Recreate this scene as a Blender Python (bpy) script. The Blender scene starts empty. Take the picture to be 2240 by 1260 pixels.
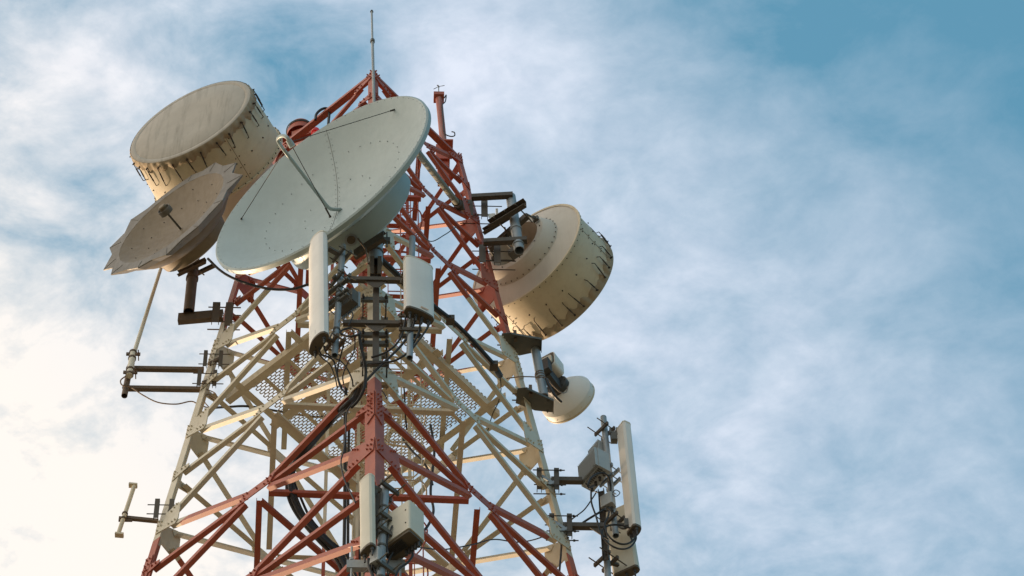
import bpy, math, random
from mathutils import Vector as V, Matrix
random.seed(7)
PI = math.pi
sc = bpy.context.scene
COL = sc.collection

# ------------------------------------------------------------------ survey
F = 6665.97                                   # focal length in photograph pixels (2240 wide)
CAM = V((-0.15468, -26.93176, -35.38193))
RT = V((0.99858339, -0.04115975, -0.03372083))
UP = V((-0.01652118, -0.84225966, 0.53881881))
FW = V((0.05057934, 0.53749841, 0.84174651))
ROT = math.radians(1.952788)
TAPER = 0.122378
GROUND = CAM.z - 1.6
Z = V((0, 0, 1))

def ray(x, y): return FW + RT * ((x - 1120) / F) - UP * ((y - 630) / F)
def at(x, y, D): return CAM + ray(x, y) * D
def aty(x, y, Y):
    d = ray(x, y); return CAM + d * ((Y - CAM.y) / d.y)
def atz(x, y, zz):
    d = ray(x, y); return CAM + d * ((zz - CAM.z) / d.z)
def px(P):
    v = P - CAM; z = v.dot(FW)
    return 1120 + F * v.dot(RT) / z, 630 - F * v.dot(UP) / z
def below(P, y):
    """the point straight under (or over) P that is seen at image height y"""
    lo, hi = -20.0, 20.0
    for _ in range(50):
        m = (lo + hi) / 2
        if px(P + Z * m)[1] > y: lo = m
        else: hi = m
    return P + Z * lo
def horiz(phi, tilt=0.0):
    p, t = math.radians(phi), math.radians(tilt)
    return V((math.sin(p) * math.cos(t), -math.cos(p) * math.cos(t), math.sin(t)))

# ------------------------------------------------------------------ mesh builder
class MB:
    def __init__(s): s.v = []; s.f = []; s.m = []
    def add(s, vs, fs, mi=0):
        b = len(s.v); s.v += [V(a) for a in vs]; s.f += [[b + i for i in f] for f in fs]; s.m += [mi] * len(fs)
        return s
    def box(s, c, ax, ay, az, sx, sy, sz, mi=0):
        c = V(c); ax, ay, az = V(ax).normalized() * sx / 2, V(ay).normalized() * sy / 2, V(az).normalized() * sz / 2
        vs = [c + ax * i + ay * j + az * k for i in (-1, 1) for j in (-1, 1) for k in (-1, 1)]
        return s.add(vs, [(0, 1, 3, 2), (4, 6, 7, 5), (0, 4, 5, 1), (2, 3, 7, 6), (0, 2, 6, 4), (1, 5, 7, 3)], mi)
    def prism(s, poly, d, mi=0):
        """closed prism: polygon (world points) pushed along d"""
        n = len(poly); d = V(d); vs = [V(p) for p in poly] + [V(p) + d for p in poly]
        return s.add(vs, [list(range(n))[::-1], list(range(n, 2 * n))] + [(i, (i + 1) % n, n + (i + 1) % n, n + i) for i in range(n)], mi)
    def extr(s, prof, o0, o1, a, b, mi=0):
        """2-d profile in axes a, b swept from o0 to o1"""
        n = len(prof); a, b = V(a), V(b)
        vs = [V(o0) + a * x + b * y for x, y in prof] + [V(o1) + a * x + b * y for x, y in prof]
        return s.add(vs, [list(range(n))[::-1], list(range(n, 2 * n))] + [(i, (i + 1) % n, n + (i + 1) % n, n + i) for i in range(n)], mi)
    def bar(s, p0, p1, w, h, up=Z, mi=0):
        p0, p1 = V(p0), V(p1); d = (p1 - p0).normalized(); sd = d.cross(V(up))
        if sd.length < 1e-4: sd = d.cross(V((0, 1, 0)))
        sd.normalize(); u = sd.cross(d)
        return s.extr([(-w/2, -h/2), (w/2, -h/2), (w/2, h/2), (-w/2, h/2)], p0, p1, sd, u, mi)
    def channel(s, p0, p1, w, h, open_dir, t=.008, mi=0):
        """U channel: web h tall, flanges w deep pointing along open_dir"""
        p0, p1 = V(p0), V(p1); d = (p1 - p0).normalized(); o = V(open_dir); o = (o - d * o.dot(d)).normalized(); u = o.cross(d)
        pr = [(0, -h/2), (w, -h/2), (w, -h/2 + t), (t, -h/2 + t), (t, h/2 - t), (w, h/2 - t), (w, h/2), (0, h/2)]
        return s.extr(pr, p0, p1, o, u, mi)
    def angle(s, p0, p1, nrm, w, t=.009, w2=None, mi=0):
        """L section: flange on the face plane (outward nrm), second flange inward at the lower edge"""
        p0, p1 = V(p0), V(p1); d = (p1 - p0).normalized(); n = V(nrm); n = (n - d * n.dot(d)).normalized(); u = n.cross(d)
        if u.z < 0: u = -u
        w2 = w2 or w
        pr = [(-w/2, 0), (w/2, 0), (w/2, -t), (-w/2 + t, -t), (-w/2 + t, -w2), (-w/2, -w2)]
        return s.extr(pr, p0, p1, u, n, mi)
    def ring_frame(s, d):
        d = V(d).normalized(); a = d.cross(Z)
        if a.length < 1e-3: a = d.cross(V((0, 1, 0)))
        a.normalize(); return a, d.cross(a).normalized()
    def cyl(s, p0, p1, r, n=12, r1=None, cap=True, mi=0):
        p0, p1 = V(p0), V(p1); a, b = s.ring_frame(p1 - p0); r1 = r if r1 is None else r1
        vs = [p0 + (a * math.cos(2*PI*i/n) + b * math.sin(2*PI*i/n)) * r for i in range(n)] + [p1 + (a * math.cos(2*PI*i/n) + b * math.sin(2*PI*i/n)) * r1 for i in range(n)]
        fs = [(i, (i+1) % n, n + (i+1) % n, n + i) for i in range(n)]
        if cap: fs += [list(range(n))[::-1], list(range(n, 2*n))]
        return s.add(vs, fs, mi)
    def pipe(s, p0, p1, r, wall=.008, n=20, mi=0):
        """hollow pipe, open at both ends"""
        p0, p1 = V(p0), V(p1); a, b = s.ring_frame(p1 - p0); vs = []
        for p, q in ((p0, r), (p1, r), (p1, r - wall), (p0, r - wall)):
            vs += [p + (a * math.cos(2*PI*i/n) + b * math.sin(2*PI*i/n)) * q for i in range(n)]
        fs = []
        for k in range(4):
            o, o2 = k * n, ((k + 1) % 4) * n
            fs += [(o + i, o + (i+1) % n, o2 + (i+1) % n, o2 + i) for i in range(n)]
        return s.add(vs, fs, mi)
    def tube(s, pts, r, n=8, sub=6, smooth=True, mi=0):
        pts = [V(p) for p in pts]
        if smooth and len(pts) > 2:
            q = [pts[0] * 2 - pts[1]] + pts + [pts[-1] * 2 - pts[-2]]; out = []
            for i in range(1, len(q) - 2):
                for k in range(sub):
                    t = k / sub; a, b, c, d = q[i-1], q[i], q[i+1], q[i+2]
                    out.append(.5 * ((2*b) + (c - a)*t + (2*a - 5*b + 4*c - d)*t*t + (3*b - a - 3*c + d)*t**3))
            pts = out + [pts[-1]]
        vs = []; fs = []; m = len(pts); a = None
        for i, p in enumerate(pts):
            d = (pts[min(i+1, m-1)] - pts[max(i-1, 0)]).normalized()
            if a is None: a, b = s.ring_frame(d)
            else:
                a = (a - d * a.dot(d)).normalized(); b = d.cross(a)
            vs += [p + (a * math.cos(2*PI*k/n) + b * math.sin(2*PI*k/n)) * r for k in range(n)]
        for i in range(m - 1):
            fs += [(i*n + k, i*n + (k+1) % n, (i+1)*n + (k+1) % n, (i+1)*n + k) for k in range(n)]
        fs += [list(range(n))[::-1], [(m-1)*n + k for k in range(n)]]
        return s.add(vs, fs, mi)
    def lathe(s, prof, o, ax, n=96, mi=0, wob=None):
        """profile of (radius, distance along ax); closed loops are up to the caller"""
        o, ax = V(o), V(ax).normalized(); e1 = ax.cross(Z) if abs(ax.z) < .999 else V((1, 0, 0)); e1.normalize(); e2 = e1.cross(ax); vs = []; fs = []
        for j, (r, q) in enumerate(prof):
            for i in range(n):
                t = 2*PI*i/n; rr, qq = wob(j, t, r, q) if wob else (r, q)
                vs.append(o + ax * qq + (e1 * math.cos(t) + e2 * math.sin(t)) * rr)
        for j in range(len(prof) - 1):
            fs += [(j*n + i, j*n + (i+1) % n, (j+1)*n + (i+1) % n, (j+1)*n + i) for i in range(n)]
        return s.add(vs, fs, mi)
    def bolt(s, p, n, r=.0155, h=.017):
        p, n = V(p), V(n).normalized()
        s.cyl(p, p + n * h, r, 6); s.cyl(p + n * h, p + n * (h * 1.7), r * .55, 6); return s
    def pieces(s, name, mat, parent, gap=.012):
        """one object per group of touching shells"""
        par = list(range(len(s.v)))
        def find(i):
            while par[i] != i: par[i] = par[par[i]]; i = par[i]
            return i
        for f in s.f:
            for k in f[1:]: par[find(k)] = find(f[0])
        comp = {}
        for f, mi in zip(s.f, s.m): comp.setdefault(find(f[0]), []).append((f, mi))
        items = []
        for fs in comp.values():
            vs = [s.v[i] for f, _ in fs for i in f]
            items.append([[min(v[k] for v in vs) - gap for k in range(3)], [max(v[k] for v in vs) + gap for k in range(3)], fs])
        merged = True
        while merged:
            merged = False
            for i in range(len(items)):
                for j in range(i + 1, len(items)):
                    a, b = items[i], items[j]
                    if all(a[0][k] < b[1][k] and b[0][k] < a[1][k] for k in range(3)):
                        a[0] = [min(p, q) for p, q in zip(a[0], b[0])]; a[1] = [max(p, q) for p, q in zip(a[1], b[1])]; a[2] = a[2] + b[2]; items.pop(j); merged = True; break
                if merged: break
        for _, _, fs in items:
            m = MB(); mp = {}
            for f, mi in fs:
                for k in f:
                    if k not in mp: mp[k] = len(m.v); m.v.append(s.v[k])
                m.f.append([mp[k] for k in f]); m.m.append(mi)
            m.build(name, mat, parent)
    def build(s, name, mat, parent=None, loc=None, sharp=35):
        if parent is not None and name in SPLIT:
            s.pieces(SPLIT[name], mat, parent); return
        if parent is not None: o = ORG[parent.name]
        else: o = V(loc) if loc is not None else sum(s.v, V()) / len(s.v)
        me = bpy.data.meshes.new(name); me.from_pydata([p - o for p in s.v], [], s.f); me.validate(); me.update()
        for m in (mat if isinstance(mat, (list, tuple)) else [mat]): me.materials.append(m)
        if len(me.polygons) == len(s.m): me.polygons.foreach_set('material_index', s.m)
        me.polygons.foreach_set('use_smooth', [True] * len(me.polygons))
        import bmesh
        bm = bmesh.new(); bm.from_mesh(me); bmesh.ops.recalc_face_normals(bm, faces=bm.faces); bm.to_mesh(me); bm.free()
        me.set_sharp_from_angle(angle=math.radians(sharp))
        ob = bpy.data.objects.new(name, me); COL.objects.link(ob)
        ORG[ob.name] = o
        if parent is not None: ob.parent = parent
        else: ob.location = o
        return ob
ORG = {}
SPLIT = {'rungs': 'rung', 'tray_rungs': 'tray_rung', 'end_plates': 'end_plate', 'clamps': 'clamp', 'arms': 'arm', 'mounting_rails': 'mounting_rail', 'leg_clamps': 'leg_clamp', 'clamp_bolts': 'clamp_bolt', 'pipe_bands': 'pipe_band', 'pipe_collars': 'pipe_collar', 'wire_ties': 'wire_tie', 'clamp_rods': 'clamp_rod', 'pipe_shoe': 'shoe_channel', 'pipe_clamp': 'pipe_clamp_bar', 'cable_hangers': 'cable_hanger'}
def tag(o, label, cat, group=None, kind=None):
    o['label'] = label; o['category'] = cat
    if group: o['group'] = group
    if kind: o['kind'] = kind
    return o
def thing(name, loc, label, cat, group=None):
    o = bpy.data.objects.new(name, None); COL.objects.link(o); o.location = loc; o.empty_display_size = .2
    ORG[o.name] = V(loc); return tag(o, label, cat, group)
def hull(pts):
    pts = sorted(set(pts)); 
    def half(ps):
        h = []
        for p in ps:
            while len(h) > 1 and (h[-1][0]-h[-2][0])*(p[1]-h[-2][1]) - (h[-1][1]-h[-2][1])*(p[0]-h[-2][0]) <= 0: h.pop()
            h.append(p)
        return h
    a, b = half(pts), half(pts[::-1]); return a[:-1] + b[:-1]

# ------------------------------------------------------------------ materials
def nt(name):
    m = bpy.data.materials.new(name); m.use_nodes = True; n = m.node_tree; n.nodes.clear()
    out = n.nodes.new('ShaderNodeOutputMaterial'); b = n.nodes.new('ShaderNodeBsdfPrincipled'); n.links.new(b.outputs[0], out.inputs[0])
    return m, n, b
def node(n, t, **kw):
    x = n.nodes.new(t)
    for k, v in kw.items(): setattr(x, k, v)
    return x
def noise(n, scale, detail=4, rough=.6, vec=None, stretch=None):
    x = node(n, 'ShaderNodeTexNoise'); x.inputs['Scale'].default_value = scale; x.inputs['Detail'].default_value = detail; x.inputs['Roughness'].default_value = rough
    if vec is None: vec = node(n, 'ShaderNodeNewGeometry').outputs['Position']
    if stretch:
        mp = node(n, 'ShaderNodeMapping'); mp.inputs['Scale'].default_value = stretch; n.links.new(vec, mp.inputs[0]); vec = mp.outputs[0]
    n.links.new(vec, x.inputs['Vector']); return x.outputs['Fac']
def ramp(n, fac, a, b, ca=(0, 0, 0, 1), cb=(1, 1, 1, 1)):
    r = node(n, 'ShaderNodeValToRGB'); e = r.color_ramp.elements
    e[0].position = a; e[1].position = b; e[0].color = ca; e[1].color = cb; n.links.new(fac, r.inputs[0]); return r.outputs[0]
def mix(n, fac, a, b):
    m = node(n, 'ShaderNodeMix', data_type='RGBA')
    for s, v in ((m.inputs[0], fac), (m.inputs[6], a), (m.inputs[7], b)):
        if isinstance(v, (int, float)): s.default_value = v
        elif isinstance(v, tuple): s.default_value = v if len(v) == 4 else v + (1,)
        else: n.links.new(v, s)
    return m.outputs[2]
def bump(n, b, fac, strength=.2, dist=.01):
    x = node(n, 'ShaderNodeBump'); x.inputs['Strength'].default_value = strength; x.inputs['Distance'].default_value = dist
    n.links.new(fac, x.inputs['Height']); n.links.new(x.outputs[0], b.inputs['Normal'])
def worn(name, base, dirt, rough=.55, amount=.35, metal=0.0, scale=6, streak=True, chips=None, spec=.35):
    """painted or bare surface with blotchy wear, run-off streaks and optional chips"""
    m, n, b = nt(name)
    c = mix(n, ramp(n, noise(n, scale, 6), .35, .75), base, tuple(x * .88 for x in base))
    f = noise(n, 2.2, 5, .65, None, (5, 5, .5) if streak else (1, 1, 1))
    fac = node(n, 'ShaderNodeMath', operation='MULTIPLY'); n.links.new(ramp(n, f, .5, .78), fac.inputs[0]); fac.inputs[1].default_value = amount
    c = mix(n, fac.outputs[0], c, dirt)
    if chips:
        c = mix(n, ramp(n, noise(n, 34, 5, .7), .66, .70), c, chips)
    n.links.new(c, b.inputs['Base Color']); b.inputs['Metallic'].default_value = metal; b.inputs['Specular IOR Level'].default_value = spec
    n.links.new(ramp(n, noise(n, 9, 4), .2, .8, (rough - .1,) * 3 + (1,), (rough + .15,) * 3 + (1,)), b.inputs['Roughness'])
    bump(n, b, noise(n, 60, 3), .06)
    return m
CREAM = (.60, .545, .435); RED = (.40, .102, .060)
def tower_paint():
    """aviation bands: oxide red / cream / red, changing at two heights"""
    m, n, b = nt('banded_tower_paint')
    pos = node(n, 'ShaderNodeNewGeometry').outputs['Position']; sp = node(n, 'ShaderNodeSeparateXYZ'); n.links.new(pos, sp.inputs[0])
    g1 = node(n, 'ShaderNodeMath', operation='GREATER_THAN'); n.links.new(sp.outputs[2], g1.inputs[0]); g1.inputs[1].default_value = -.30
    g2 = node(n, 'ShaderNodeMath', operation='LESS_THAN'); n.links.new(sp.outputs[2], g2.inputs[0]); g2.inputs[1].default_value = 5.45
    mu = node(n, 'ShaderNodeMath', operation='MULTIPLY'); n.links.new(g1.outputs[0], mu.inputs[0]); n.links.new(g2.outputs[0], mu.inputs[1])
    ns = noise(n, 5, 6)
    red = mix(n, ramp(n, ns, .3, .7), RED, (.32, .08, .048))
    crm = mix(n, ramp(n, ns, .3, .75), CREAM, (.52, .46, .34))
    crm = mix(n, ramp(n, noise(n, 28, 5, .75), .67, .72), crm, (.22, .17, .12))
    red = mix(n, ramp(n, noise(n, 28, 5, .75), .70, .74), red, (.42, .25, .19))
    c = mix(n, mu.outputs[0], red, crm)
    st = ramp(n, noise(n, 2.6, 5, .65, None, (6, 6, .6)), .56, .8)
    ml = node(n, 'ShaderNodeMath', operation='MULTIPLY'); n.links.new(st, ml.inputs[0]); ml.inputs[1].default_value = .35
    c = mix(n, ml.outputs[0], c, (.13, .085, .055))
    n.links.new(c, b.inputs['Base Color']); b.inputs['Roughness'].default_value = .5; b.inputs['Specular IOR Level'].default_value = .35
    bump(n, b, noise(n, 50, 3), .06); return m
M = {}
M['tower'] = tower_paint()
M['galv'] = worn('galvanised_steel', (.30, .33, .345), (.16, .16, .15), .5, .5, .35, 14)
M['rod'] = worn('dull_grey_rod_paint', (.33, .35, .35), (.24, .24, .23), .5, .3, .0, 2)
M['dark'] = worn('weathered_dark_steel', (.095, .078, .060), (.17, .115, .07), .6, .5, .2, 10)
M['brown'] = worn('rusty_brown_steel', (.13, .092, .062), (.24, .13, .07), .65, .5, .1, 10)
M['plate'] = worn('dull_grey_steel_plate', (.12, .115, .10), (.20, .16, .11), .55, .5, .3, 5)
M['dishgrey'] = worn('grey_green_dish_paint', (.345, .415, .41), (.26, .305, .295), .42, .25, 0, 1.4, True, None, .4)
M['drum'] = worn('cream_drum_paint', (.60, .515, .365), (.40, .31, .20), .5, .45, 0, 2)
M['drumback'] = worn('pale_putty_drum_paint', (.56, .51, .43), (.42, .36, .27), .5, .35, 0, 2)
M['cover'] = worn('weathered_canvas_radome', (.46, .42, .36), (.27, .25, .21), .85, .8, 0, 3)
M['coveredge'] = worn('canvas_hem', (.37, .30, .21), (.20, .155, .10), .85, .6, 0, 5)
M['petal'] = worn('weathered_aluminium', (.205, .188, .165), (.12, .10, .08), .6, .6, .15, 6)
M['bronze'] = worn('dull_bronze_dish_paint', (.185, .140, .085), (.12, .088, .052), .5, .6, .1, 2)
M['radome'] = worn('white_fibreglass', (.72, .70, .65), (.58, .54, .46), .45, .25, 0, 2)
M['radomeside'] = worn('cream_fibreglass', (.64, .60, .49), (.50, .44, .33), .5, .3, 0, 2)
M['capdark'] = worn('brown_plastic_end_cap', (.11, .085, .055), (.07, .055, .04), .5, .3, 0, 9)
M['black'] = worn('black_cable_sheath', (.022, .020, .019), (.05, .045, .04), .45, .4, 0, 9, False)
M['radio'] = worn('light_grey_cast_metal', (.40, .41, .40), (.28, .28, .26), .5, .35, .1, 6)
M['rubber'] = worn('dark_connector_plastic', (.05, .048, .045), (.09, .085, .08), .5, .3, 0, 9)
M['bolt'] = worn('dark_bolt_steel', (.06, .05, .04), (.16, .10, .06), .5, .5, .4, 20)
M['copper'] = worn('tan_cable_sheath', (.20, .13, .08), (.12, .08, .05), .5, .3, 0, 9)
M['redpaint'] = worn('oxide_red_paint', RED, (.16, .07, .05), .5, .5, 0, 6, True, (.42, .30, .25))
M['redpole'] = worn('peeling_red_paint', (.36, .10, .07), (.42, .40, .36), .55, .9, 0, 8, True, (.45, .42, .38))
def lens():
    m, n, b = nt('red_beacon_glass'); b.inputs['Base Color'].default_value = (.55, .012, .012, 1); b.inputs['Roughness'].default_value = .12
    b.inputs['Transmission Weight'].default_value = .35
    b.inputs['Emission Color'].default_value = (1, .03, .03, 1); b.inputs['Emission Strength'].default_value = .06
    n.links.new(mix(n, ramp(n, noise(n, 8), .3, .8), (.6, .012, .012), (.42, .01, .01)), b.inputs['Base Color']); return m
M['lens'] = lens()
def dirt_ground():
    m, n, b = nt('dry_earth_ground')
    c = mix(n, ramp(n, noise(n, .08, 8), .35, .65), (.26, .205, .135), (.16, .15, .08)); c = mix(n, ramp(n, noise(n, 2, 6), .45, .7), c, (.30, .25, .18))
    n.links.new(c, b.inputs['Base Color']); b.inputs['Roughness'].default_value = .95; bump(n, b, noise(n, 3, 6), .5, .1); return m
M['ground'] = dirt_ground()

# ------------------------------------------------------------------ ground
g = MB()
N = 40; S = 6000.0
def gc(i): t = (i / N - .5) * 2; return math.copysign(abs(t) ** 3, t) * S
vs = [V((gc(i), gc(j), GROUND + (.0 if max(abs(gc(i)), abs(gc(j))) < 30 else .35 * math.sin(gc(i) * .11) * math.cos(gc(j) * .13)))) for j in range(N + 1) for i in range(N + 1)]
g.add(vs, [(j*(N+1)+i, j*(N+1)+i+1, (j+1)*(N+1)+i+1, (j+1)*(N+1)+i) for j in range(N) for i in range(N)])
go = g.build('ground', M['ground'], None, (0, 0, GROUND)); go['kind'] = 'structure'

# ------------------------------------------------------------------ lattice tower
ZL = [-7.2, -4.65, -2.23862, 0.0, 2.41619, 4.77248, 6.91102, 9.00711, 11.04577]
def leg(n, z, inset=0.0):
    t = math.radians({'N': -90, 'R': 0, 'B': 90, 'L': 180}[n]) + ROT; R = 3 - TAPER * z - inset
    return V((R * math.cos(t), R * math.sin(t), z))
tower = thing('lattice_tower', (0, 0, GROUND), 'tall lattice steel tower with bolted cross bracing painted in red and cream bands', 'tower')
TP = M['tower']
OUT = {n: V((leg(n, 0).x, leg(n, 0).y, 0)).normalized() for n in 'NRBL'}
NB = {'N': 'LR', 'L': 'NB', 'R': 'NB', 'B': 'LR'}
def face_n(a, b):
    n = (leg(b, 0) - leg(a, 0)).cross(leg(a, 5) - leg(a, 0)).normalized()
    return n if n.dot(leg(a, 0) + leg(b, 0)) > 0 else -n
for n in 'NRBL':
    b = MB()
    e1 = (leg(NB[n][0], 0) - leg(n, 0)).normalized(); e2 = (leg(NB[n][1], 0) - leg(n, 0)).normalized()
    def seg(z0, z1, w, t):
        pr = [(0, 0), (w, 0), (w, t), (t, t), (t, w), (0, w)]
        vs = [leg(n, z) + e1 * x + e2 * y for z in (z0, z1) for x, y in pr]
        b.add(vs, [[5, 4, 3, 2, 1, 0], [6, 7, 8, 9, 10, 11]] + [(i, (i+1) % 6, 6 + (i+1) % 6, 6 + i) for i in range(6)])
    seg(GROUND, -1.0, .185, .02); seg(-1.0, 4.9, .14, .018); seg(4.9, ZL[-1] + (.10 if n == 'N' else .06), .125, .016)
    # splice covers with bolts on the two outer faces
    for zs in (-1.15, 4.55):
        for e, o in ((e1, e2), (e2, e1)):
            fn = face_n(n, NB[n][0] if e is e1 else NB[n][1])
            p = leg(n, zs) + fn * .006
            w = .135
            poly = [p + e * .0 + Z * .42, p + e * w + Z * .42, p + e * w - Z * .36, p + e * .0 - Z * .22]
            lean = (leg(n, 1) - leg(n, 0))
            poly = [p + lean * .42, p + e * w + lean * .42, p + e * w - lean * .42, p - lean * .26]
            b.prism(poly, fn * .014)
            for q in (.34, .2, .06, -.08, -.2):
                for s in (.04, .10): b.bolt(p + lean * q + e * s + fn * .014, fn)
    b.build('leg', TP, tower, sharp=30)

def p2(face, o, P):   # 2-d coordinates in a face
    return ((P - o).dot(face[0]), (P - o).dot(face[1]))
def plate(mb, o, fx, fy, n, pts, t=.012, lift=.004):
    h = hull([(round(x, 4), round(y, 4)) for x, y in pts])
    mb.prism([o + fx * x + fy * y + n * lift for x, y in h], n * t)
FACES = [('N', 'L', 1), ('N', 'R', 1), ('L', 'B', 2), ('R', 'B', 2)]
PLAN = {}
for a, bb, first in FACES:
    n = face_n(a, bb); fx = (leg(bb, 0) - leg(a, 0)).normalized(); fy = n.cross(fx); fy = fy if fy.z > 0 else -fy
    ends = {}                                 # leg node -> list of (direction, width)
    for i in range(first, len(ZL) - 1):
        w = (.080, .080, .078, .075, .073, .070, .068, .066)[i] * (1.12 if a == 'N' else 1.4)
        A0, A1, B0, B1 = leg(a, ZL[i]), leg(a, ZL[i+1]), leg(bb, ZL[i]), leg(bb, ZL[i+1])
        wd0, wd1 = (B0 - A0).length, (B1 - A1).length; s = wd0 / (wd0 + wd1)
        X = A0.lerp(B1, s); PLAN[(a + bb, i)] = X
        hl = .31 if i < 6 else .27
        for P, Q in ((A0, 'a'), (A1, 'a'), (B0, 'b'), (B1, 'b')):
            d = (X - P).normalized(); L = (X - P).length
            m = MB().angle(P + d * .36, X - d * (hl - .06), n, w, .009, w * .85)
            m.build('diagonal_brace' if (P - A1).length < .01 or (P - B0).length < .01 else 'counter_brace', TP, tower)
            ends.setdefault((Q, ZL.index(round(P.z, 5)) if round(P.z, 5) in ZL else min(range(len(ZL)), key=lambda k: abs(ZL[k] - P.z))), []).append((d, w))
        for l in (a, bb):                     # horizontal redundants at the crossing height
            P = leg(l, X.z); d = (X - P).normalized()
            m = MB().angle(P + d * .19 - n * .014, X - d * (hl - .05) - n * .014, n, w * .9, .009, w * .85)
            for q in (.05, .13, .21): m.bolt(P + d * (.06 + q) + n * .0, n)
            m.build('horizontal_brace', TP, tower)
            k = MB()
            plate(k, P, d if (d - fx).length < 1 else -fx, fy, n, [(.01, .13), (.01, -.13), (.34, -.045), (.34, .045)] if True else [])
            for q, r in ((.06, .07), (.06, -.07), (.06, 0), (.2, .02), (.28, .0)): k.bolt(P + d * q + fy * r + n * .016, n)
            k.build('splice_plate', TP, tower)
        m = MB()                              # slanted plate over the crossing
        sg = 1
        hw = w * 1.1
        plate(m, X, fx, fy, n, [(-hl - .03, hw * 1.0), (-hl + .05, -hw), (hl + .03, -hw * 1.0), (hl - .05, hw)], .013)
        for q in (-.26, -.19, 0, .19, .26):
            for r in ((.055, -.045) if q else (0,)):
                m.bolt(X + fx * (q + (.02 if r < 0 else -.02)) + fy * r + n * .017, n)
        m.build('crossing_plate', TP, tower)
    for (q, i), ds in ends.items():
        l = a if q == 'a' else bb
        P = leg(l, ZL[i]); side = fx if q == 'a' else -fx
        m = MB(); pts = [(.01, .16), (.01, -.16)]; bl = [(.05, .12), (.05, -.12), (.12, .05), (.12, -.05), (.05, 0)]
        for d, w in ds:
            dx, dy = d.dot(side), d.dot(fy)
            for e in (-.5, .5): pts.append((dx * .5 - dy * w * e * 1.3, dy * .5 + dx * w * e * 1.3))
            for u, v in ((.40, 0), (.46, .02), (.33, -.02)): bl.append((dx * u - dy * v, dy * u + dx * v))
        plate(m, P, side, fy, n, pts, .014)
        for x, y in bl: m.bolt(P + side * x + fy * y + n * .018, n)
        m.build('gusset_plate', TP, tower)
# top half diagonals of the panel below the frame
for a, bb in (('N', 'L'), ('N', 'R')):
    n = face_n(a, bb); P = leg(a, ZL[1]); Q = leg(bb, ZL[0]); d = (Q - P).normalized()
    MB().angle(P + d * .36, P + d * 3.4, n, .08).build('diagonal_brace', TP, tower)
    ch = leg(a, ZL[-1]) - Z * .05; dh = leg(bb, ZL[-1]) - Z * .05; d = (dh - ch).normalized()
    MB().angle(ch + d * .10 + n * .03, dh - d * .06 + n * .03, n, .085, .01, .11).build('top_chord', TP, tower)
# plan bracing between the crossings
for i in range(2, len(ZL) - 1):
    for f, gk in (('NL', 'NR'), ('NL', 'LB'), ('NR', 'RB'), ('LB', 'RB')):
        if (f, i) in PLAN and (gk, i) in PLAN:
            p, q = PLAN[(f, i)] + Z * .01, PLAN[(gk, i)] + Z * .01; d = (q - p).normalized(); c = (p + q) / 2; nn = V((c.x, c.y, 0)).normalized()
            MB().angle(p + d * .17, q - d * .17, nn, .065, .008, .085).build('plan_brace', TP, tower)

    if ('NL', i) in PLAN and ('RB', i) in PLAN:
        p, q = PLAN[('NL', i)] - Z * .09, PLAN[('RB', i)] - Z * .09; d = (q - p).normalized()
        MB().angle(p + d * .12, q - d * .12, V((.7, -.7, 0)), .05, .008, .085).build('plan_tie', TP, tower)

# ------------------------------------------------------------------ work platform
ZP = 3.6
fxL = (leg('L', 0) - leg('N', 0)).normalized(); fxR = (leg('R', 0) - leg('N', 0)).normalized()
HP = 1.44
plat = thing('work_platform', (0, 0, ZP), 'cream work platform of hexagonal expanded mesh inside the cream band of the tower', 'platform')
PC = V((0, 0, ZP))
cr = worn('cream_platform_paint', (.60, .53, .40), (.30, .22, .13), .55, .4, 0, 5, True, (.25, .19, .13)); M['creamp'] = cr
def edge(p, q, n, w, name, w2=.11):
    MB().angle(PC + p, PC + q, n, w, .009, w2).build(name, cr, plat)
for s in (-1, 1):
    edge(fxL * -HP * 1.13 + fxR * HP * s, fxL * HP * 1.13 + fxR * HP * s, fxR * s, .16, 'edge_beam')
    edge(fxR * -HP * 1.13 + fxL * (HP - .1) * s - Z * .01, fxR * HP * 1.13 + fxL * (HP - .1) * s - Z * .01, fxL * s, .15, 'edge_beam')
for t in (-.5, .18):
    edge(fxL * -HP + fxR * t, fxL * HP + fxR * t, fxR, .13, 'joist', .14)
for t in (-.75, -.15, .45, .95):
    edge(fxR * -HP + fxL * t + Z * .015, fxR * HP + fxL * t + Z * .015, fxL, .07, 'joist', .06)
def grating(x0, x1, y0, y1):
    """expanded metal: hexagonal cells of twisted strand, long way along fxL"""
    m = MB(); a, b = .086, .050; z = ZP + .075; st = .0075
    zz = V((0, 0, z))
    def P(x, y): return zz + fxR * x + fxL * y
    def strand(p, q, w=.0125):
        d = (q - p).normalized(); s2 = d.cross(Z) * w / 2; t = V((0, 0, .004))
        m.add([p - s2 - t, q - s2 - t, q + s2 - t, p + s2 - t, p - s2 + t, q - s2 + t, q + s2 + t, p + s2 + t], [(3, 2, 1, 0), (4, 5, 6, 7), (0, 1, 5, 4), (2, 3, 7, 6)])
    ny = int((y1 - y0) / b); nx = int((x1 - x0) / a)
    for j in range(ny):
        for i in range(nx):
            x = x0 + (i + (.5 if j % 2 else 0)) * a; y = y0 + j * b
            if x + a * .9 > x1: continue
            strand(P(x - a * .22, y), P(x + a * .22, y), .018)
            if j < ny - 1:
                strand(P(x + a * .22, y), P(x + a * .28, y + b)); strand(P(x - a * .22, y), P(x - a * .28, y + b))
    m.build('mesh_panel', cr, plat, sharp=80)
grating(-1.40, -.47, -1.34, 1.3); grating(-.44, .40, -.22, 1.3); grating(-.44, .40, -1.36, -1.0); grating(.43, 1.42, -1.34, 1.3)

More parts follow.
